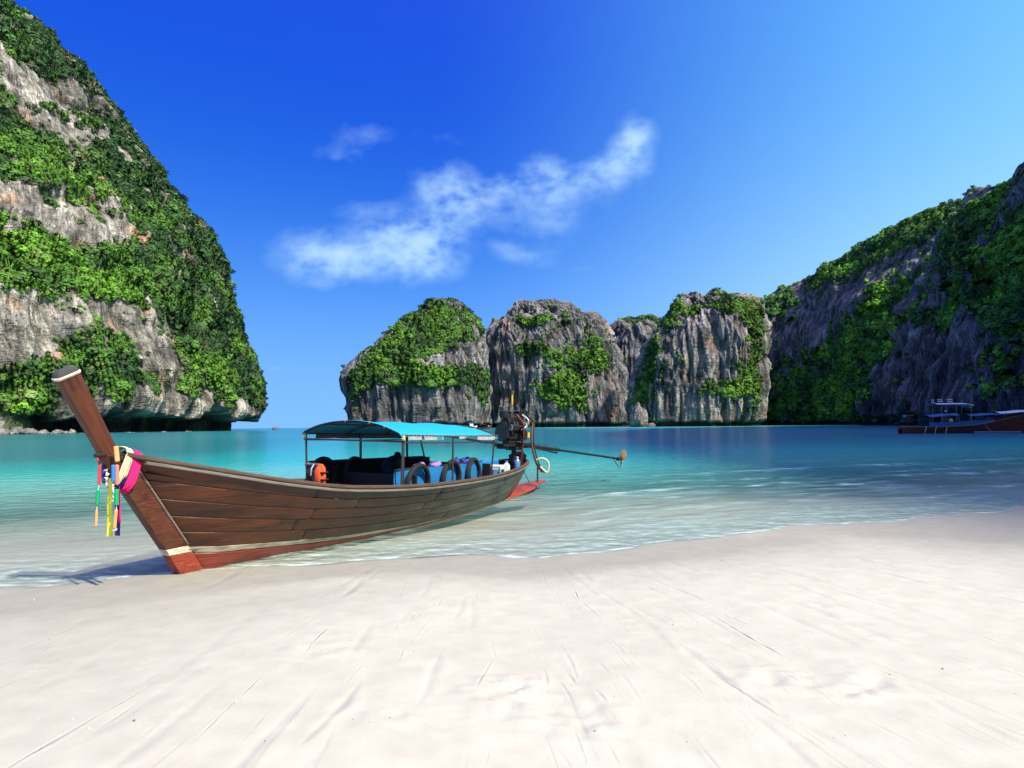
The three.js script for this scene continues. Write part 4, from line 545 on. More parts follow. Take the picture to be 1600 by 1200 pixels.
// stool, bottle, rope on the after deck
{
  const st = thing('stool', 'white plastic stool on the after deck of the brown boat', 'stool'); const seat = mesh('seat', new RoundedBoxGeometry(0.34, 0.035, 0.30, 4, 0.015), MB.plastic, st); seat.position.y = 0.40;
  const apron = (w, d, x, z) => { const a = mesh('apron', new RoundedBoxGeometry(w, 0.06, d, 2, 0.006), MB.plastic, st); a.position.set(x, 0.362, z); }; apron(0.33, 0.014, 0, 0.142); apron(0.33, 0.014, 0, -0.142); apron(0.014, 0.27, 0.158, 0); apron(0.014, 0.27, -0.158, 0);
  for (const a of [-1, 1]) for (const b of [-1, 1]) mesh('leg', gridGeo(5, 9, (i, j) => { const q = j / 8, w = lerp(0.042, 0.028, q), e = [[0, 0], [1, 0], [1, 1], [0, 1], [0, 0]][i]; return V3(a * (0.165 + 0.035 * q - e[0] * w), 0.39 - 0.39 * q, b * (0.145 + 0.03 * q - e[1] * w)); }), MB.plastic, st);
  aboard(st, 7.05, 0.385, 0.40, 0.15);
  const bo = thing('water_bottle', 'blue tinted water bottle standing near the stern rail', 'bottle'); const pl = new THREE.MeshPhysicalMaterial({ color: rgb(0.25, 0.6, 0.9), roughness: 0.15, transmission: 0.6, thickness: 0, side: THREE.DoubleSide });
  mesh('bottle_body', new THREE.LatheGeometry([[0, 0], [0.06, 0], [0.07, 0.02], [0.07, 0.09], [0.064, 0.1], [0.07, 0.115], [0.07, 0.18], [0.05, 0.23], [0.025, 0.25], [0.025, 0.275]].map(([x, y]) => new THREE.Vector2(x, y)), 24), pl, bo); const wt = mesh('water_fill', new THREE.CylinderGeometry(0.064, 0.064, 0.14, 20), std(0.05, 0.28, 0.55, 0.2), bo); wt.position.y = 0.08; const cp = mesh('cap', new THREE.CylinderGeometry(0.03, 0.03, 0.03, 16), std(0.5, 0.7, 0.9, 0.5), bo); cp.position.y = 0.288; aboard(bo, 8.45, 0.60, 0.24);
  const jar = thing('canister', 'pale plastic canister beside the white stool', 'canister'); mesh('canister_body', new THREE.LatheGeometry([[0, 0], [0.075, 0], [0.08, 0.02], [0.08, 0.15], [0.05, 0.19], [0.03, 0.2], [0.03, 0.23], [0, 0.23]].map(([x, y]) => new THREE.Vector2(x, y)), 20), std(0.55, 0.68, 0.75, 0.4), jar); mesh('lid', new THREE.CylinderGeometry(0.035, 0.035, 0.03, 14), std(0.1, 0.2, 0.5, 0.5), jar).position.y = 0.24; aboard(jar, 7.75, 0.6, 0.30);
}
// the engine on its pivot, with its long shaft swung out to the near side
{
  const en = thing('longtail_engine', 'black engine on a pivot at the stern with long propeller shaft', 'engine'), sw = THREE.MathUtils.degToRad(43); // frame: +x along the shaft towards the propeller
  en.position.set(0.02, 1.20, -14.75); en.rotation.y = Math.PI / 2 - sw; en.updateMatrixWorld(true);
  const blk = std(0.006, 0.006, 0.007, 0.6), iron = std(0.05, 0.05, 0.05, 0.4, { metalness: 0.7 }), alu = std(0.42, 0.42, 0.43, 0.35, { metalness: 0.9 }), grease = std(0.03, 0.025, 0.02, 0.5), redh = std(0.22, 0.01, 0.015, 0.5), yel = std(0.65, 0.45, 0.03, 0.5), brownh = std(0.16, 0.085, 0.045, 0.6);
  const box = (n, w, h, d, x, y, z, m, r = 0.02) => { const b = mesh(n, new RoundedBoxGeometry(w, h, d, 3, r), m, en); b.position.set(x, y, z); return b; }, cyl = (n, r, l, x, y, z, m, ax = 'z', r2 = r) => { const c = mesh(n, new THREE.CylinderGeometry(r2, r, l, 24), m, en); c.position.set(x, y, z); if (ax === 'z') c.rotation.x = 1.5708; if (ax === 'x') c.rotation.z = -1.5708; return c; };
  box('engine_block', 0.50, 0.34, 0.34, -0.05, 0.25, 0, blk, 0.03); box('cylinder_head', 0.44, 0.13, 0.26, -0.05, 0.475, 0, blk, 0.02); box('valve_cover', 0.40, 0.08, 0.2, -0.05, 0.575, 0, grease, 0.03); for (let k = 0; k < 4; k++) cyl('cover_bolt', 0.016, 0.03, -0.2 + k * 0.1, 0.625, 0.03, alu, 'y'); box('oil_sump', 0.42, 0.12, 0.24, -0.05, 0.05, 0, grease, 0.04);
  cyl('air_cleaner', 0.13, 0.13, -0.22, 0.66, -0.02, blk, 'y'); cyl('air_cleaner', 0.10, 0.1, 0.16, 0.68, 0.05, blk, 'y'); cyl('flywheel', 0.20, 0.06, -0.36, 0.24, 0, iron, 'x'); cyl('pulley', 0.09, 0.05, -0.40, 0.40, 0.1, iron, 'x'); cyl('alternator', 0.085, 0.17, -0.22, 0.36, 0.24, iron, 'x'); cyl('alternator_fan', 0.07, 0.03, -0.33, 0.36, 0.24, alu, 'x'); cyl('oil_filter', 0.06, 0.13, 0.06, 0.20, 0.24, blk, 'z'); cyl('starter', 0.06, 0.22, 0.08, 0.12, 0.21, iron, 'x'); cyl('gear_housing', 0.19, 0.12, 0.25, 0.24, 0, blk, 'x', 0.13); cyl('gear_housing', 0.12, 0.14, 0.37, 0.2, 0, blk, 'x', 0.07);
  for (let k = 0; k < 4; k++) tube([V3(-0.2 + k * 0.1, 0.47, 0.12), V3(-0.19 + k * 0.1, 0.46, 0.22), V3(-0.15 + k * 0.09, 0.38, 0.25)], 0.024, iron, 'exhaust_pipe', en, 16, 8); tube([V3(-0.2, 0.38, 0.26), V3(0.1, 0.38, 0.27), V3(0.28, 0.44, 0.24), V3(0.30, 0.62, 0.2), V3(0.28, 0.74, 0.18)], 0.032, iron, 'exhaust_manifold', en, 30, 10); tube([V3(0.28, 0.74, 0.18), V3(0.27, 0.80, 0.18)], 0.036, alu, 'exhaust_tip', en, 6, 10);
  tube([V3(-0.28, 0.60, 0.1), V3(-0.36, 0.5, 0.22), V3(-0.3, 0.2, 0.28)], 0.018, blk, 'hose', en, 24, 8); tube([V3(0.12, 0.66, 0.16), V3(0.2, 0.52, 0.3), V3(0.12, 0.32, 0.31)], 0.015, alu, 'pipe', en, 24, 8); tube([V3(-0.05, 0.66, 0.16), V3(0.02, 0.42, 0.32), V3(0.0, 0.2, 0.33), V3(0.05, -0.05, 0.26), V3(0.03, -0.45, 0.2)], 0.016, redh, 'red_hose', en, 50, 8); tube([V3(0.22, 0.5, 0.25), V3(0.1, 0.36, 0.3), V3(0.0, 0.30, 0.27)], 0.012, alu, 'pipe', en, 20, 6); cyl('fuel_bowl', 0.035, 0.12, 0.26, 0.18, 0.24, yel, 'y'); box('guard_plate', 0.46, 0.012, 0.30, -0.03, 0.745, 0, alu, 0.004); box('guard_plate', 0.20, 0.015, 0.06, 0, 0.03, 0.22, alu, 0.004);
  for (const z of [0.14, -0.14]) box('bearer', 1.05, 0.07, 0.06, 0.05, -0.045, z, blk, 0.008); for (const x of [-0.35, 0.0, 0.35]) box('cross_member', 0.06, 0.05, 0.32, x, -0.10, 0, blk, 0.008);
  const tail = (x) => -0.06 - 0.125 * (x - 0.4); const ax = (x, z = 0) => V3(x, tail(x), z);
  rod(ax(0.35), ax(4.42), 0.030, blk, 'propeller_shaft', en); rod(V3(0.45, -0.09, 0.05), V3(1.55, -0.29, 0.05), 0.022, blk, 'shaft_brace', en); rod(V3(1.55, -0.30, 0.05), V3(1.58, tail(1.58), 0), 0.02, blk, 'shaft_brace', en); rod(ax(0.5), ax(1.7), 0.042, blk, 'shaft_sleeve', en); for (const x of [0.9, 1.15, 1.6]) { const t = mesh('wire_loop', new THREE.TorusGeometry(0.055, 0.007, 6, 18), MB.post, en); t.position.copy(ax(x)); t.position.y += 0.04; }
  rod(ax(4.05), V3(4.36, tail(4.3) - 0.26, 0), 0.010, blk, 'skeg_rod', en); cyl('shaft_bearing', 0.05, 0.22, 4.38, tail(4.38), 0, blk, 'x');
  const pr = new THREE.Group(); pr.name = 'propeller'; pr.position.copy(ax(4.52)); pr.rotation.z = -0.125; en.add(pr); const bronze = std(0.42, 0.29, 0.13, 0.4, { metalness: 0.55 }); const hb = mesh('hub', new THREE.CylinderGeometry(0.035, 0.05, 0.15, 20), bronze, pr); hb.rotation.z = -1.57;
  for (let k = 0; k < 2; k++) { const b = mesh('blade', gridGeo(14, 12, (i, j) => { const q = j / 11, w = 0.105 * Math.sin(Math.PI * clamp(0.12 + q * 0.86)) ** 0.7, t = i / 14 * 6.28319, tw = 1.0 - 0.55 * q, cx = Math.cos(t) * w, cz = Math.sin(t) * 0.010; return V3(cx * Math.cos(tw) - cz * Math.sin(tw), 0.03 + q * 0.245, cx * Math.sin(tw) + cz * Math.cos(tw)); }, null, true), bronze, pr); b.rotation.x = k * Math.PI + 0.22; }
  rod(V3(-0.42, -0.02, 0.03), V3(-2.0, 0.20, 0.0), 0.020, blk, 'tiller', en); rod(V3(-1.7, 0.16, 0), V3(-2.05, 0.207, 0), 0.027, MB.rubber, 'tiller_grip', en); tube([V3(-0.35, 0.1, 0.05), V3(-0.9, 0.02, 0.06), V3(-1.5, 0.1, 0.04)], 0.008, blk, 'throttle_cable', en, 24, 5);
  cyl('pivot', 0.055, 0.36, 0.02, -0.28, 0, blk, 'y'); cyl('pivot_base', 0.10, 0.05, 0.02, -0.44, 0, blk, 'y'); box('pivot_yoke', 0.2, 0.07, 0.34, 0.02, -0.13, 0, blk, 0.015);
  rod(V3(0.06, -0.5, 0.24), V3(0.05, 0.8, 0.22), 0.022, blk, 'guard_post', en);
  tube([V3(0.3, 0.62, 0.2), V3(0.46, 0.5, 0.2), V3(0.44, 0.2, 0.18), V3(0.5, -0.15, 0.16), V3(0.68, -0.5, 0.12), V3(0.92, -0.72, 0.08)], 0.026, brownh, 'rubber_hose', en, 60, 10); tube([V3(0.34, 0.6, 0.22), V3(0.49, 0.46, 0.22), V3(0.47, 0.15, 0.22), V3(0.55, -0.2, 0.2), V3(0.75, -0.55, 0.16), V3(0.96, -0.74, 0.12)], 0.016, std(0.05, 0.035, 0.025, 0.6), 'rubber_hose', en, 60, 8);
  const lp = thing('hose_loop', 'cream hose looped over the stern under the engine', 'hose'); tube([V3(-0.16, 0.13, 0), V3(0, 0.16, 0), V3(0.12, 0.08, 0), V3(0.14, -0.06, 0), V3(0.10, -0.17, 0), V3(0, -0.10, 0.02), V3(-0.06, -0.03, 0.02)], 0.022, std(0.62, 0.53, 0.34, 0.6), 'hose', lp, 60, 10); lp.position.set(0.72, 0.66, -15.1);
  const fs = thing('flag_stick', 'thin yellow stick standing on top of the engine', 'stick'); rod(V3(0, 0, 0), V3(0.035, 0.46, 0), 0.010, std(0.35, 0.22, 0.06, 0.7), 'stick', fs); mesh('furled_cloth', new THREE.LatheGeometry([[0.004, 0], [0.022, 0.05], [0.026, 0.14], [0.016, 0.24], [0.004, 0.26]].map(([x, y]) => new THREE.Vector2(x, y)), 12), std(0.62, 0.36, 0.02, 0.8), fs).position.set(0.008, 0.1, 0); fs.position.set(0.0, 1.95, -14.75);
}
// offerings tied to the prow: sashes, streamers, garlands
{
  const sash = (name, label, cat, mat, c, u, hu, hv, width, seed, thick = 0.012) => { // a band of cloth round the stem; u is the long direction of the loop in the boat's middle plane
    const t = thing(name, label, cat), U = V3(u[0], u[1], 0).normalize(), W = V3(-U.y, U.x, 0), Z = V3(0, 0, 1);
    const m = mesh('cloth', gridGeo(72, 31, (a, b) => { const th = a / 72 * 6.28319, co = Math.cos(th), si = Math.sin(th), q = b / 30 * 2 - 1, fold = 0.006 * Math.sin(q * 15 + 1.6 * Math.sin(th * 2 + seed) + seed) + 0.003 * Math.sin(q * 31 + 2 * Math.sin(th * 3 + seed)) + 0.008 * n3(co * 2, q * 5, si * 2 + seed), gather = 1 - 0.22 * Math.abs(co) ; const x = Math.sign(co) * Math.pow(Math.abs(co), 0.6) * (hu + thick + fold * 0.6), z = Math.sign(si) * Math.pow(Math.abs(si), 0.6) * (hv + thick + fold); return V3(0, 0, 0).addScaledVector(U, x).addScaledVector(Z, z).addScaledVector(W, q * width / 2 * gather + 0.01 * Math.sin(th + seed)); }, (a, b) => [a / 12, b / 15], true), mat, t); m.position.set(0, 0, 0); aboard(t, c[0], c[1], c[2]); return t;
  };
  const pink = std(0.82, 0.012, 0.24, 0.7, { bumpMap: clothBump, bumpScale: 0.006 }), yellow = std(0.80, 0.72, 0.16, 0.75), cream = std(0.82, 0.74, 0.42, 0.8), navy = std(0.008, 0.012, 0.13, 0.75), lime = std(0.72, 0.76, 0.06, 0.7);
  sash('pink_scarf', 'bright pink cloth scarf wrapped round the prow above the stem', 'scarf', pink, [-0.575, 1.18, 0], [0.42, 1], 0.205, 0.105, 0.115, 1);
  sash('navy_scarf', 'thin dark blue cloth between the pink and the yellow scarf', 'scarf', navy, [-0.635, 1.20, 0], [0.42, 1], 0.195, 0.10, 0.05, 5);
  sash('yellow_scarf', 'pale yellow cloth scarf tied round the prow beside the pink one', 'scarf', cream, [-0.675, 1.245, 0], [0.42, 1], 0.18, 0.105, 0.085, 3);
  const strip = (name, label, mat, px, d, y0, y1, w, sway, seed) => { const t = thing(name, label, 'streamer', null), x = px, H = y0 - y1; mesh('cloth', gridGeo(7, 26, (a, b) => { const q = b / 25, e = a / 3 - 1; return V3(e * w / 2 * (0.72 + 0.28 * q) + sway * q + 0.005 * Math.sin(q * 7 + seed), -H * q, 0.010 * Math.sin(e * 3.2 + q * 4 + seed) * (1 - 0.4 * q) + 0.012 * Math.sin(q * 5 + seed) * q); }), mat, t); t.position.set(x, y0, -d); t.rotation.y = -0.35; return t; };
  strip('yellow_streamer', 'long lime yellow cloth streamer hanging from the prow', lime, -3.955, 6.27, 1.12, 0.545, 0.085, -0.005, 1); strip('navy_streamer', 'dark blue cloth streamer behind the yellow one', navy, -3.925, 6.33, 1.12, 0.545, 0.07, 0.02, 2); strip('pink_streamer', 'narrow pink cloth streamer hanging beside the yellow one', pink, -3.895, 6.33, 1.1, 0.66, 0.03, 0.01, 4);
  const cols = { red: std(0.75, 0.05, 0.06, 0.8), green: std(0.0, 0.36, 0.13, 0.8), orange: std(0.85, 0.38, 0.14, 0.85), blue: std(0.01, 0.24, 0.62, 0.8), pinkish: std(0.85, 0.22, 0.22, 0.85), white: std(0.82, 0.80, 0.74, 0.85), deep: std(0.01, 0.06, 0.28, 0.8) };
  const garland = (label, pieces) => { const t = thing('flower_garland', label, 'garland'), R = rng(pieces.length * 7 + 1), o = V3(...pieces[0][1]); t.position.copy(o);
    for (const [c, a, b, r] of pieces) { const A = V3(...a).sub(o), B = V3(...b).sub(o), L = A.distanceTo(B);
      if (c === 'flowers') { const n = Math.max(3, Math.round(L / 0.022)); for (let k = 0; k < n; k++) { const f = mesh('blossom', new THREE.ConeGeometry(r * (0.75 + 0.4 * R()), r * 1.3, 7), cols.white, t); f.position.copy(A).lerp(B, (k + 0.5) / n).add(V3((R() - 0.5) * r, 0, (R() - 0.5) * r)); f.rotation.set(R() * 3, R() * 6, R() * 3); } continue; }
      const g = gridGeo(14, 30, (i, j) => { const q = j / 29, th = i / 14 * 6.28319, rr = r * (1 + 0.10 * Math.sin(q * L / 0.012 * 6.28)) * (j === 0 || j === 29 ? 0.3 : 1); return V3(Math.cos(th) * rr, q * L, Math.sin(th) * rr); }, null, true); const m = mesh(c === 'string' ? 'string' : 'flower_roll', g, c === 'string' ? cols.white : cols[c], t); m.position.copy(A); m.quaternion.setFromUnitVectors(V3(0, 1, 0), B.clone().sub(A).normalize()); }
  };
  const P = (px, py, d) => [(px - 800) / 998.6 * d, 1.6 - (py - (665 - 0.0086 * (px - 800))) / 998.6 * d, -d];
  garland('thin garland at the left of the prow: red, green and orange rolls', [['red', P(155.5, 728, 6.22), P(154, 757, 6.22), 0.014], ['string', P(154, 757, 6.22), P(152.5, 766, 6.22), 0.003], ['green', P(152.5, 765, 6.22), P(150.5, 790, 6.22), 0.016], ['string', P(150.5, 790, 6.22), P(150, 797, 6.22), 0.003], ['orange', P(150, 797, 6.22), P(148.5, 823, 6.22), 0.012], ['red', P(155.5, 729, 6.22), P(152, 712, 6.25), 0.010]]);
  garland('garland beside the pink scarf: orange, blue, pink and green rolls', [['orange', P(181, 697, 6.22), P(183, 722, 6.2), 0.022], ['blue', P(177, 726, 6.2), P(176.5, 753, 6.2), 0.020], ['pinkish', P(182.5, 726, 6.2), P(182.5, 758, 6.2), 0.017], ['flowers', P(177, 757, 6.2), P(176.5, 784, 6.2), 0.016], ['green', P(181.5, 764, 6.2), P(181, 790, 6.2), 0.020], ['string', P(181, 790, 6.2), P(180.5, 797, 6.2), 0.004], ['orange', P(180.5, 796, 6.2), P(177.5, 826, 6.2), 0.015], ['flowers', P(177.5, 826, 6.2), P(177, 831, 6.2), 0.014]]);
  garland('short garland hanging behind: dark blue roll with white blossoms', [['deep', P(160.5, 727, 6.3), P(161.5, 755, 6.3), 0.018], ['flowers', P(166, 734, 6.26), P(167, 760, 6.26), 0.022], ['orange', P(161, 756, 6.28), P(168, 759, 6.26), 0.010]]);
}

// ---------------------------------------------------------------- boulders, islet, foreshore rocks
{
  const rockGeo = (seed, w, h, d, rough = 0.35, det = 16) => {
    const g = gridGeo(det * 2 + 1, det + 1, (a, b) => { const th = a / (det * 2) * 6.283185, ph = b / det * Math.PI, x = Math.cos(th) * Math.sin(ph), y = Math.cos(ph), z = Math.sin(th) * Math.sin(ph), s = 1 + rough * (1.4 * fbm(x * 1.3 + seed, y * 1.3, z * 1.3, 4) + 0.5 * (Math.abs(n3(x * 2.5 + seed, y * 1.2, z * 2.5)) - 0.25)); return V3(x * s * w / 2, (y * s * 0.62 + 0.32) * h, z * s * d / 2); }, (a, b) => [a / det * w / 20, b / det * h / 20]);
    const p = g.attributes.position, c = new Float32Array(p.count * 3); for (let i = 0; i < p.count; i++) { const x = p.getX(i), y = p.getY(i), z = p.getZ(i), q = clamp(0.5 + 1.2 * fbm(x / w * 4 + seed, y / h * 4, z / d * 4, 3)), t = sstep(0.30, 0.06, y / h); for (let k = 0; k < 3; k++) c[3 * i + k] = lerp(lerp([0.16, 0.145, 0.13][k], [0.46, 0.42, 0.37][k], q), 0.05, t * 0.85); } g.setAttribute('color', new THREE.BufferAttribute(c, 3)); return g;
  };
  const place = (o, px, d, y, turn = 0) => { o.position.set((px - 800) / 998.6 * d, y, -d); o.rotation.y = turn; return o; };
  place(tag(mesh('boulder', rockGeo(3, 12, 15, 10, 0.4, 26), rockMat, scene), 'pale upright boulder at the water under the fluted cliff', 'boulder'), 999, 412, -1);
  place(tag(mesh('islet', rockGeo(8, 5.2, 2.9, 4, 0.35), rockMat, scene), 'tiny rock islet on the horizon off the left headland', 'islet'), 431, 470, -0.6);
  place(tag(mesh('boulder', rockGeo(12, 5, 3.2, 4, 0.4), rockMat, scene), 'low dark boulder beside the pale upright one', 'boulder'), 1018, 405, -0.4);
  const R = rng(77), geos = [0, 1, 2, 3].map((k) => rockGeo(20 + k * 5, 1, 1, 1, 0.45, 12));
  for (let i = 0; i < 34; i++) { const px = -14 + R() * 130, d = 212 + (px + 14) * 0.22 + R() * 10, s = 1.2 + 4.2 * R() * R() * (px < 60 ? 1.25 : 0.7); const b = tag(mesh('shore_rock', geos[i % 4], rockMat, scene), 'dark sea-worn rock lying below the left headland', 'rock', 'rocks along the foot of the left headland'); place(b, px, d, -0.25, R() * 6.28); b.scale.set(s * (0.9 + 0.7 * R()), s * (0.5 + 0.4 * R()), s); }
  for (let i = 0; i < 14; i++) { const px = 110 + R() * 230, d = 250 + (px - 110) * 0.25, s = 0.7 + 1.4 * R() * R(); const b = tag(mesh('shore_rock', geos[i % 4], rockMat, scene), 'flat low rock awash under the dark undercut of the headland', 'rock', 'flat rocks under the headland undercut'); place(b, px, d, -0.2, R() * 6.28); b.scale.set(s * 1.5, s * 0.5, s); }
}
// shell grit and bits of weed lying on the sand
{
  const R = rng(5), n = 70, g = new THREE.IcosahedronGeometry(1, 0), im = new THREE.InstancedMesh(g, std(1, 1, 1, 0.8), n), M = new THREE.Matrix4(), Q = new THREE.Quaternion(), C = new THREE.Color();
  for (let i = 0; i < n; i++) { const d = 2.9 + R() * R() * 5, x = (R() * 1.7 - 0.85) * d, s = 0.002 + 0.005 * R() * R(), dark = R() < 0.55; Q.setFromEuler(new THREE.Euler(R() * 6, R() * 6, R() * 6)); M.compose(V3(x, sandY(x, -d) + s * 0.4, -d), Q, V3(s * (1 + R()), s * 0.6, s)); im.setMatrixAt(i, M); im.setColorAt(i, dark ? C.setRGB(0.10, 0.07, 0.05) : C.setRGB(0.8, 0.76, 0.7)); }
  im.name = 'debris'; im.castShadow = im.receiveShadow = true; tag(im, 'specks of shell grit and weed scattered on the dry sand', 'debris', null, 'stuff'); scene.add(im);
}
// ---------------------------------------------------------------- boats farther out
function hullGeo(L, sheer, plan, draft, n = 60) { return gridGeo(n, 13, (a, b) => { const x = L * a / (n - 1), q = b / 12 * 2 - 1, g = tabS(sheer, x), w = tabS(plan, x), t = Math.abs(q), y = lerp(-draft, g, Math.pow(t, 1.7)) , k = tab([[0, 0.2], [L * 0.7, 0], [L, 0.95]], x); return V3(x, Math.max(y, lerp(-draft, g, k * k)), Math.sign(q) * w * Math.pow(t, 0.55)); }, (a, b) => [a / n * L / 2.2, b / 3]); }
{
  const brown = woodM(0.12, 0.035, 0.02, 0.6), railM = woodM(0.20, 0.15, 0.12, 0.7), blue = std(0.012, 0.085, 0.24, 0.7), white = std(0.78, 0.78, 0.76, 0.6), dark = std(0.02, 0.02, 0.025, 0.6), redp = std(0.5, 0.05, 0.05, 0.6), rope = std(0.5, 0.44, 0.34, 0.9), skin = std(0.3, 0.16, 0.1, 0.7);
  const rB = thing('longtail_boat', 'long dark brown longtail boat with blue awnings anchored at far right', 'boat'); rB.position.set(54.6, 0, -90);
  const sheer = [[0, 0.95], [5, 0.92], [10, 1.2], [14, 1.95], [18, 2.8], [21, 4.1]], plan = [[0, 0.55], [2, 1.1], [8, 1.45], [14, 1.25], [18, 0.6], [21, 0.06]];
  mesh('hull', hullGeo(21, sheer, plan, 0.4), brown, rB);
  for (const s of [1, -1]) mesh('gunwale', gridGeo(50, 5, (a, b) => { const x = 21 * a / 49, e = [[-1, -1], [1, -1], [1, 1], [-1, 1], [-1, -1]][b]; return V3(x, tabS(sheer, x) + e[1] * 0.06, s * (tabS(plan, x) + e[0] * 0.06)); }), railM, rB);
  mesh('deck', gridGeo(30, 3, (a, b) => { const x = 0.3 + 19 * a / 29; return V3(x, tabS(sheer, x) - 0.3, (b - 1) * tabS(plan, x) * 0.95); }), dark, rB);
  const awn = (n, x0, x1, y0, y1, w, m) => mesh(n, gridGeo(14, 9, (a, b) => { const q = a / 13, z = b / 4 - 1; return V3(lerp(x0, x1, q), lerp(y0, y1, q) + 0.28 * (1 - z * z) - 0.04 * Math.sin(q * 9), z * w); }), m, rB);
  awn('awning', 3.4, 7.6, 2.3, 2.55, 1.35, blue); awn('awning', 9.0, 14.2, 2.4, 2.55, 1.35, blue); awn('awning', 13.2, 19.5, 2.7, 3.0, 1.2, white);
  for (const x of [3.5, 7.5, 9.1, 11.6, 14, 16.5, 19.2]) for (const s of [1, -1]) rod(V3(x, tabS(sheer, x) - 0.2, s * tabS(plan, x) * 0.9), V3(x, x > 13.5 ? 2.85 : 2.42, s * 1.2), 0.035, railM, 'awning_post', rB);
  for (const s of [1, -1]) mesh('side_cloth', gridGeo(30, 4, (a, b) => { const x = lerp(3.4, 12.4, a / 29); return V3(x, tabS(sheer, x) + 0.02 + b / 3 * 0.62 * (1 - 0.5 * sstep(9, 12.4, x)), s * (tabS(plan, x) * 0.97 - 0.1 * b / 3 + 0.03 * Math.sin(x * 3))); }), blue, rB);
  for (const x of [8.0, 8.6, 9.2]) { const b = mesh('seat_back', new RoundedBoxGeometry(0.12, 0.55, 1.6, 2, 0.04), dark, rB); b.position.set(x * 0.9, 1.5, 0); }
  for (const x of [2.6, 4.0, 5.5]) tube([V3(x + 0.35, 1.0, 1.3), V3(x + 0.1, 0.5, 1.42), V3(x, 0.05, 1.42)], 0.05, rope, 'fender_rope', rB, 12, 6);
  mesh('waterline_strip', gridGeo(30, 2, (a, b) => { const x = lerp(9.6, 16.5, a / 29); return V3(x, 0.05 + 0.2 * b, tabS(plan, x) * 0.80 + 0.12 * b + 0.07); }), std(0.55, 0.56, 0.58, 0.7), rB); tube([V3(10.9, 1.35, 1.42), V3(11.2, 0.8, 1.4), V3(11.8, 0.3, 1.35)], 0.03, rope, 'fender_rope', rB, 12, 6);
  const eg = mesh('engine', mergeGeometries([new RoundedBoxGeometry(1.0, 0.55, 0.6, 2, 0.08).translate(0, 0, 0), new RoundedBoxGeometry(0.8, 0.25, 0.45, 2, 0.05).translate(0.05, 0.38, 0), new RoundedBoxGeometry(1.4, 0.14, 0.5, 2, 0.04).translate(0, -0.35, 0), new THREE.CylinderGeometry(0.1, 0.1, 0.9, 12).translate(0.2, -0.6, 0)].map((g) => g.index ? g.toNonIndexed() : g)), dark, rB); eg.position.set(0.9, 2.0, 0.1); rod(V3(-0.2, -0.2, 0), V3(-2.3, -0.75, 0.3), 0.05, dark, 'propeller_shaft', eg); rod(V3(0.3, -0.1, 0), V3(2.3, -0.3, 0), 0.035, dark, 'tiller', eg); const hd = mesh('engine_cover', new RoundedBoxGeometry(1.0, 0.10, 0.5, 2, 0.03), redp, eg); hd.position.set(0.35, 0.56, 0); const hb = mesh('air_cleaner', new THREE.CylinderGeometry(0.2, 0.2, 0.25, 16), std(0.1, 0.35, 0.6, 0.5), eg); hb.position.set(-0.35, 0.5, 0.1);
  rod(V3(0.5, 1.0, 0), V3(-0.9, 0.5, 0.2), 0.06, railM, 'stern_bar', rB);
  const yb = thing('float', 'yellow float lying on the blue side cloth of the far right boat', 'float'); mesh('float_body', new THREE.SphereGeometry(0.26, 16, 12), std(0.6, 0.42, 0.08, 0.6), yb); mesh('cord', new THREE.TorusGeometry(0.27, 0.03, 6, 20), rope, yb); yb.position.set(54.6 + 6.4, 1.75, -88.75);
  // tour boat with a white roof and flags behind it
  const tB = thing('tour_boat', 'dark tour boat with white flat roof and striped flags behind the brown boat', 'boat'); tB.position.set(75.6, 0, -116);
  mesh('hull', hullGeo(12, [[0, 1.5], [6, 1.5], [9, 1.9], [12, 2.6]], [[0, 1.3], [6, 1.5], [9, 1.0], [12, 0.05]], 0.4, 40), std(0.03, 0.03, 0.05, 0.5), tB);
  const cab = mesh('cabin', new RoundedBoxGeometry(3.2, 1.6, 2.0, 3, 0.15), std(0.02, 0.02, 0.03, 0.4), tB); cab.position.set(4.6, 2.2, 0);
  mesh('roof', gridGeo(20, 11, (a, b) => { const t = b / 10 * 6.28319, q = a / 19, z = Math.cos(t), y = Math.sin(t); return V3(lerp(0.6, 7.6, q), 4.75 + 0.10 * y + 0.15 * (1 - z * z) * (y > 0 ? 1 : 0.6) - 0.25 * sstep(0.75, 1, q), z * 1.45 * (1 - 0.3 * sstep(0.8, 1, q))); }), white, tB);
  for (const x of [1.6, 4.2, 6.9]) for (const s of [1, -1]) rod(V3(x, 1.4, s * 1.25), V3(x, 4.7, s * 1.25), 0.04, std(0.35, 0.35, 0.38, 0.5), 'roof_post', tB);
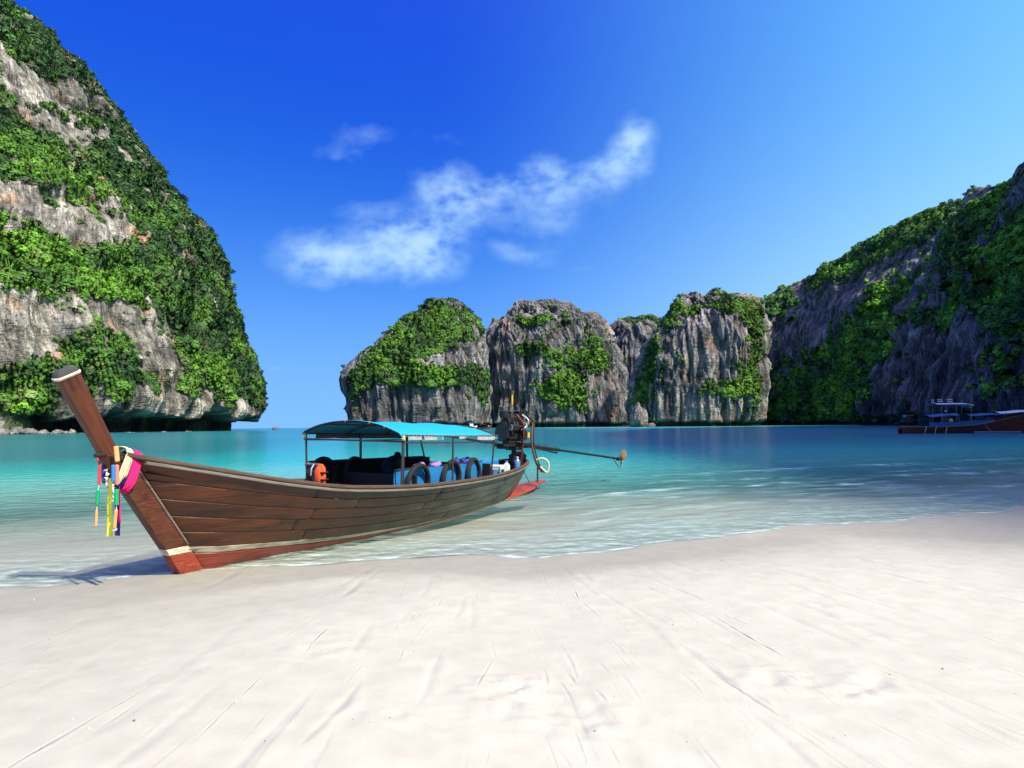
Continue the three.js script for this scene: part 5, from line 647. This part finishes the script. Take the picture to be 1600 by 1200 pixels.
  const flag = (x, y, w, h, seed) => { const st = rod(V3(x, 4.8, 0.4), V3(x, y + h, 0.4), 0.025, white, 'flag_staff', tB), cols = [redp, white, std(0.04, 0.05, 0.35, 0.7), white, redp], edge = [0, 1 / 6, 2 / 6, 4 / 6, 5 / 6, 1]; cols.forEach((m, k) => { const f = mesh('flag_stripe', gridGeo(10, 2, (a, b) => { const q = a / 9; return V3(-w * q, (y + h * lerp(edge[k], edge[k + 1], b)) - (y + h + 4.8) / 2, 0.06 * Math.sin(q * 6 + seed) * q); }), m, st); f.rotation.z = 0; }); };
  flag(2.25, 5.15, 0.95, 0.62, 1); flag(4.05, 5.05, 0.95, 0.75, 2); flag(0.75, 4.95, 0.5, 0.8, 4);
  mesh('lamp', new THREE.SphereGeometry(0.16, 12, 10), white, tB).position.set(2.2, 3.5, 1.4);
  // small craft under the dome
  const sB = thing('speedboat', 'small white speedboat far off behind the blue canopy', 'boat'); sB.position.set(-22.5, 0, -318); sB.rotation.y = 0.4; mesh('hull', hullGeo(5.5, [[0, 1.2], [3, 1.3], [5.5, 1.8]], [[0, 1], [3, 1.1], [5.5, 0.05]], 0.3, 24), white, sB); const sc = mesh('cabin', new RoundedBoxGeometry(1.8, 1.3, 1.6, 3, 0.25), white, sB); sc.position.set(2.3, 1.9, 0); const sw = mesh('windscreen', new RoundedBoxGeometry(0.1, 0.6, 1.4, 2, 0.03), std(0.02, 0.05, 0.1, 0.2), sB); sw.position.set(3.2, 2.1, 0); const sr = mesh('roof', new RoundedBoxGeometry(2.4, 0.12, 1.9, 2, 0.05), white, sB); sr.position.set(2.2, 2.95, 0);
  const lB = thing('longtail_boat', 'small dark longtail boat far off beside the white speedboat', 'boat'); lB.position.set(-17.0, 0, -322); mesh('hull', hullGeo(7, [[0, 0.9], [4, 0.9], [6, 1.6], [7, 2.4]], [[0, 0.5], [3, 0.8], [6, 0.35], [7, 0.04]], 0.3, 24), brown, lB); mesh('awning', gridGeo(8, 7, (a, b) => { const z = b / 3 - 1; return V3(1.2 + a * 0.4, 2.1 + 0.2 * (1 - z * z), z * 0.8); }), dark, lB); for (const x of [1.3, 3.9]) for (const s of [1, -1]) rod(V3(x, 0.8, s * 0.6), V3(x, 2.1, s * 0.75), 0.04, dark, 'awning_post', lB);
}

renderer.render(scene, camera);
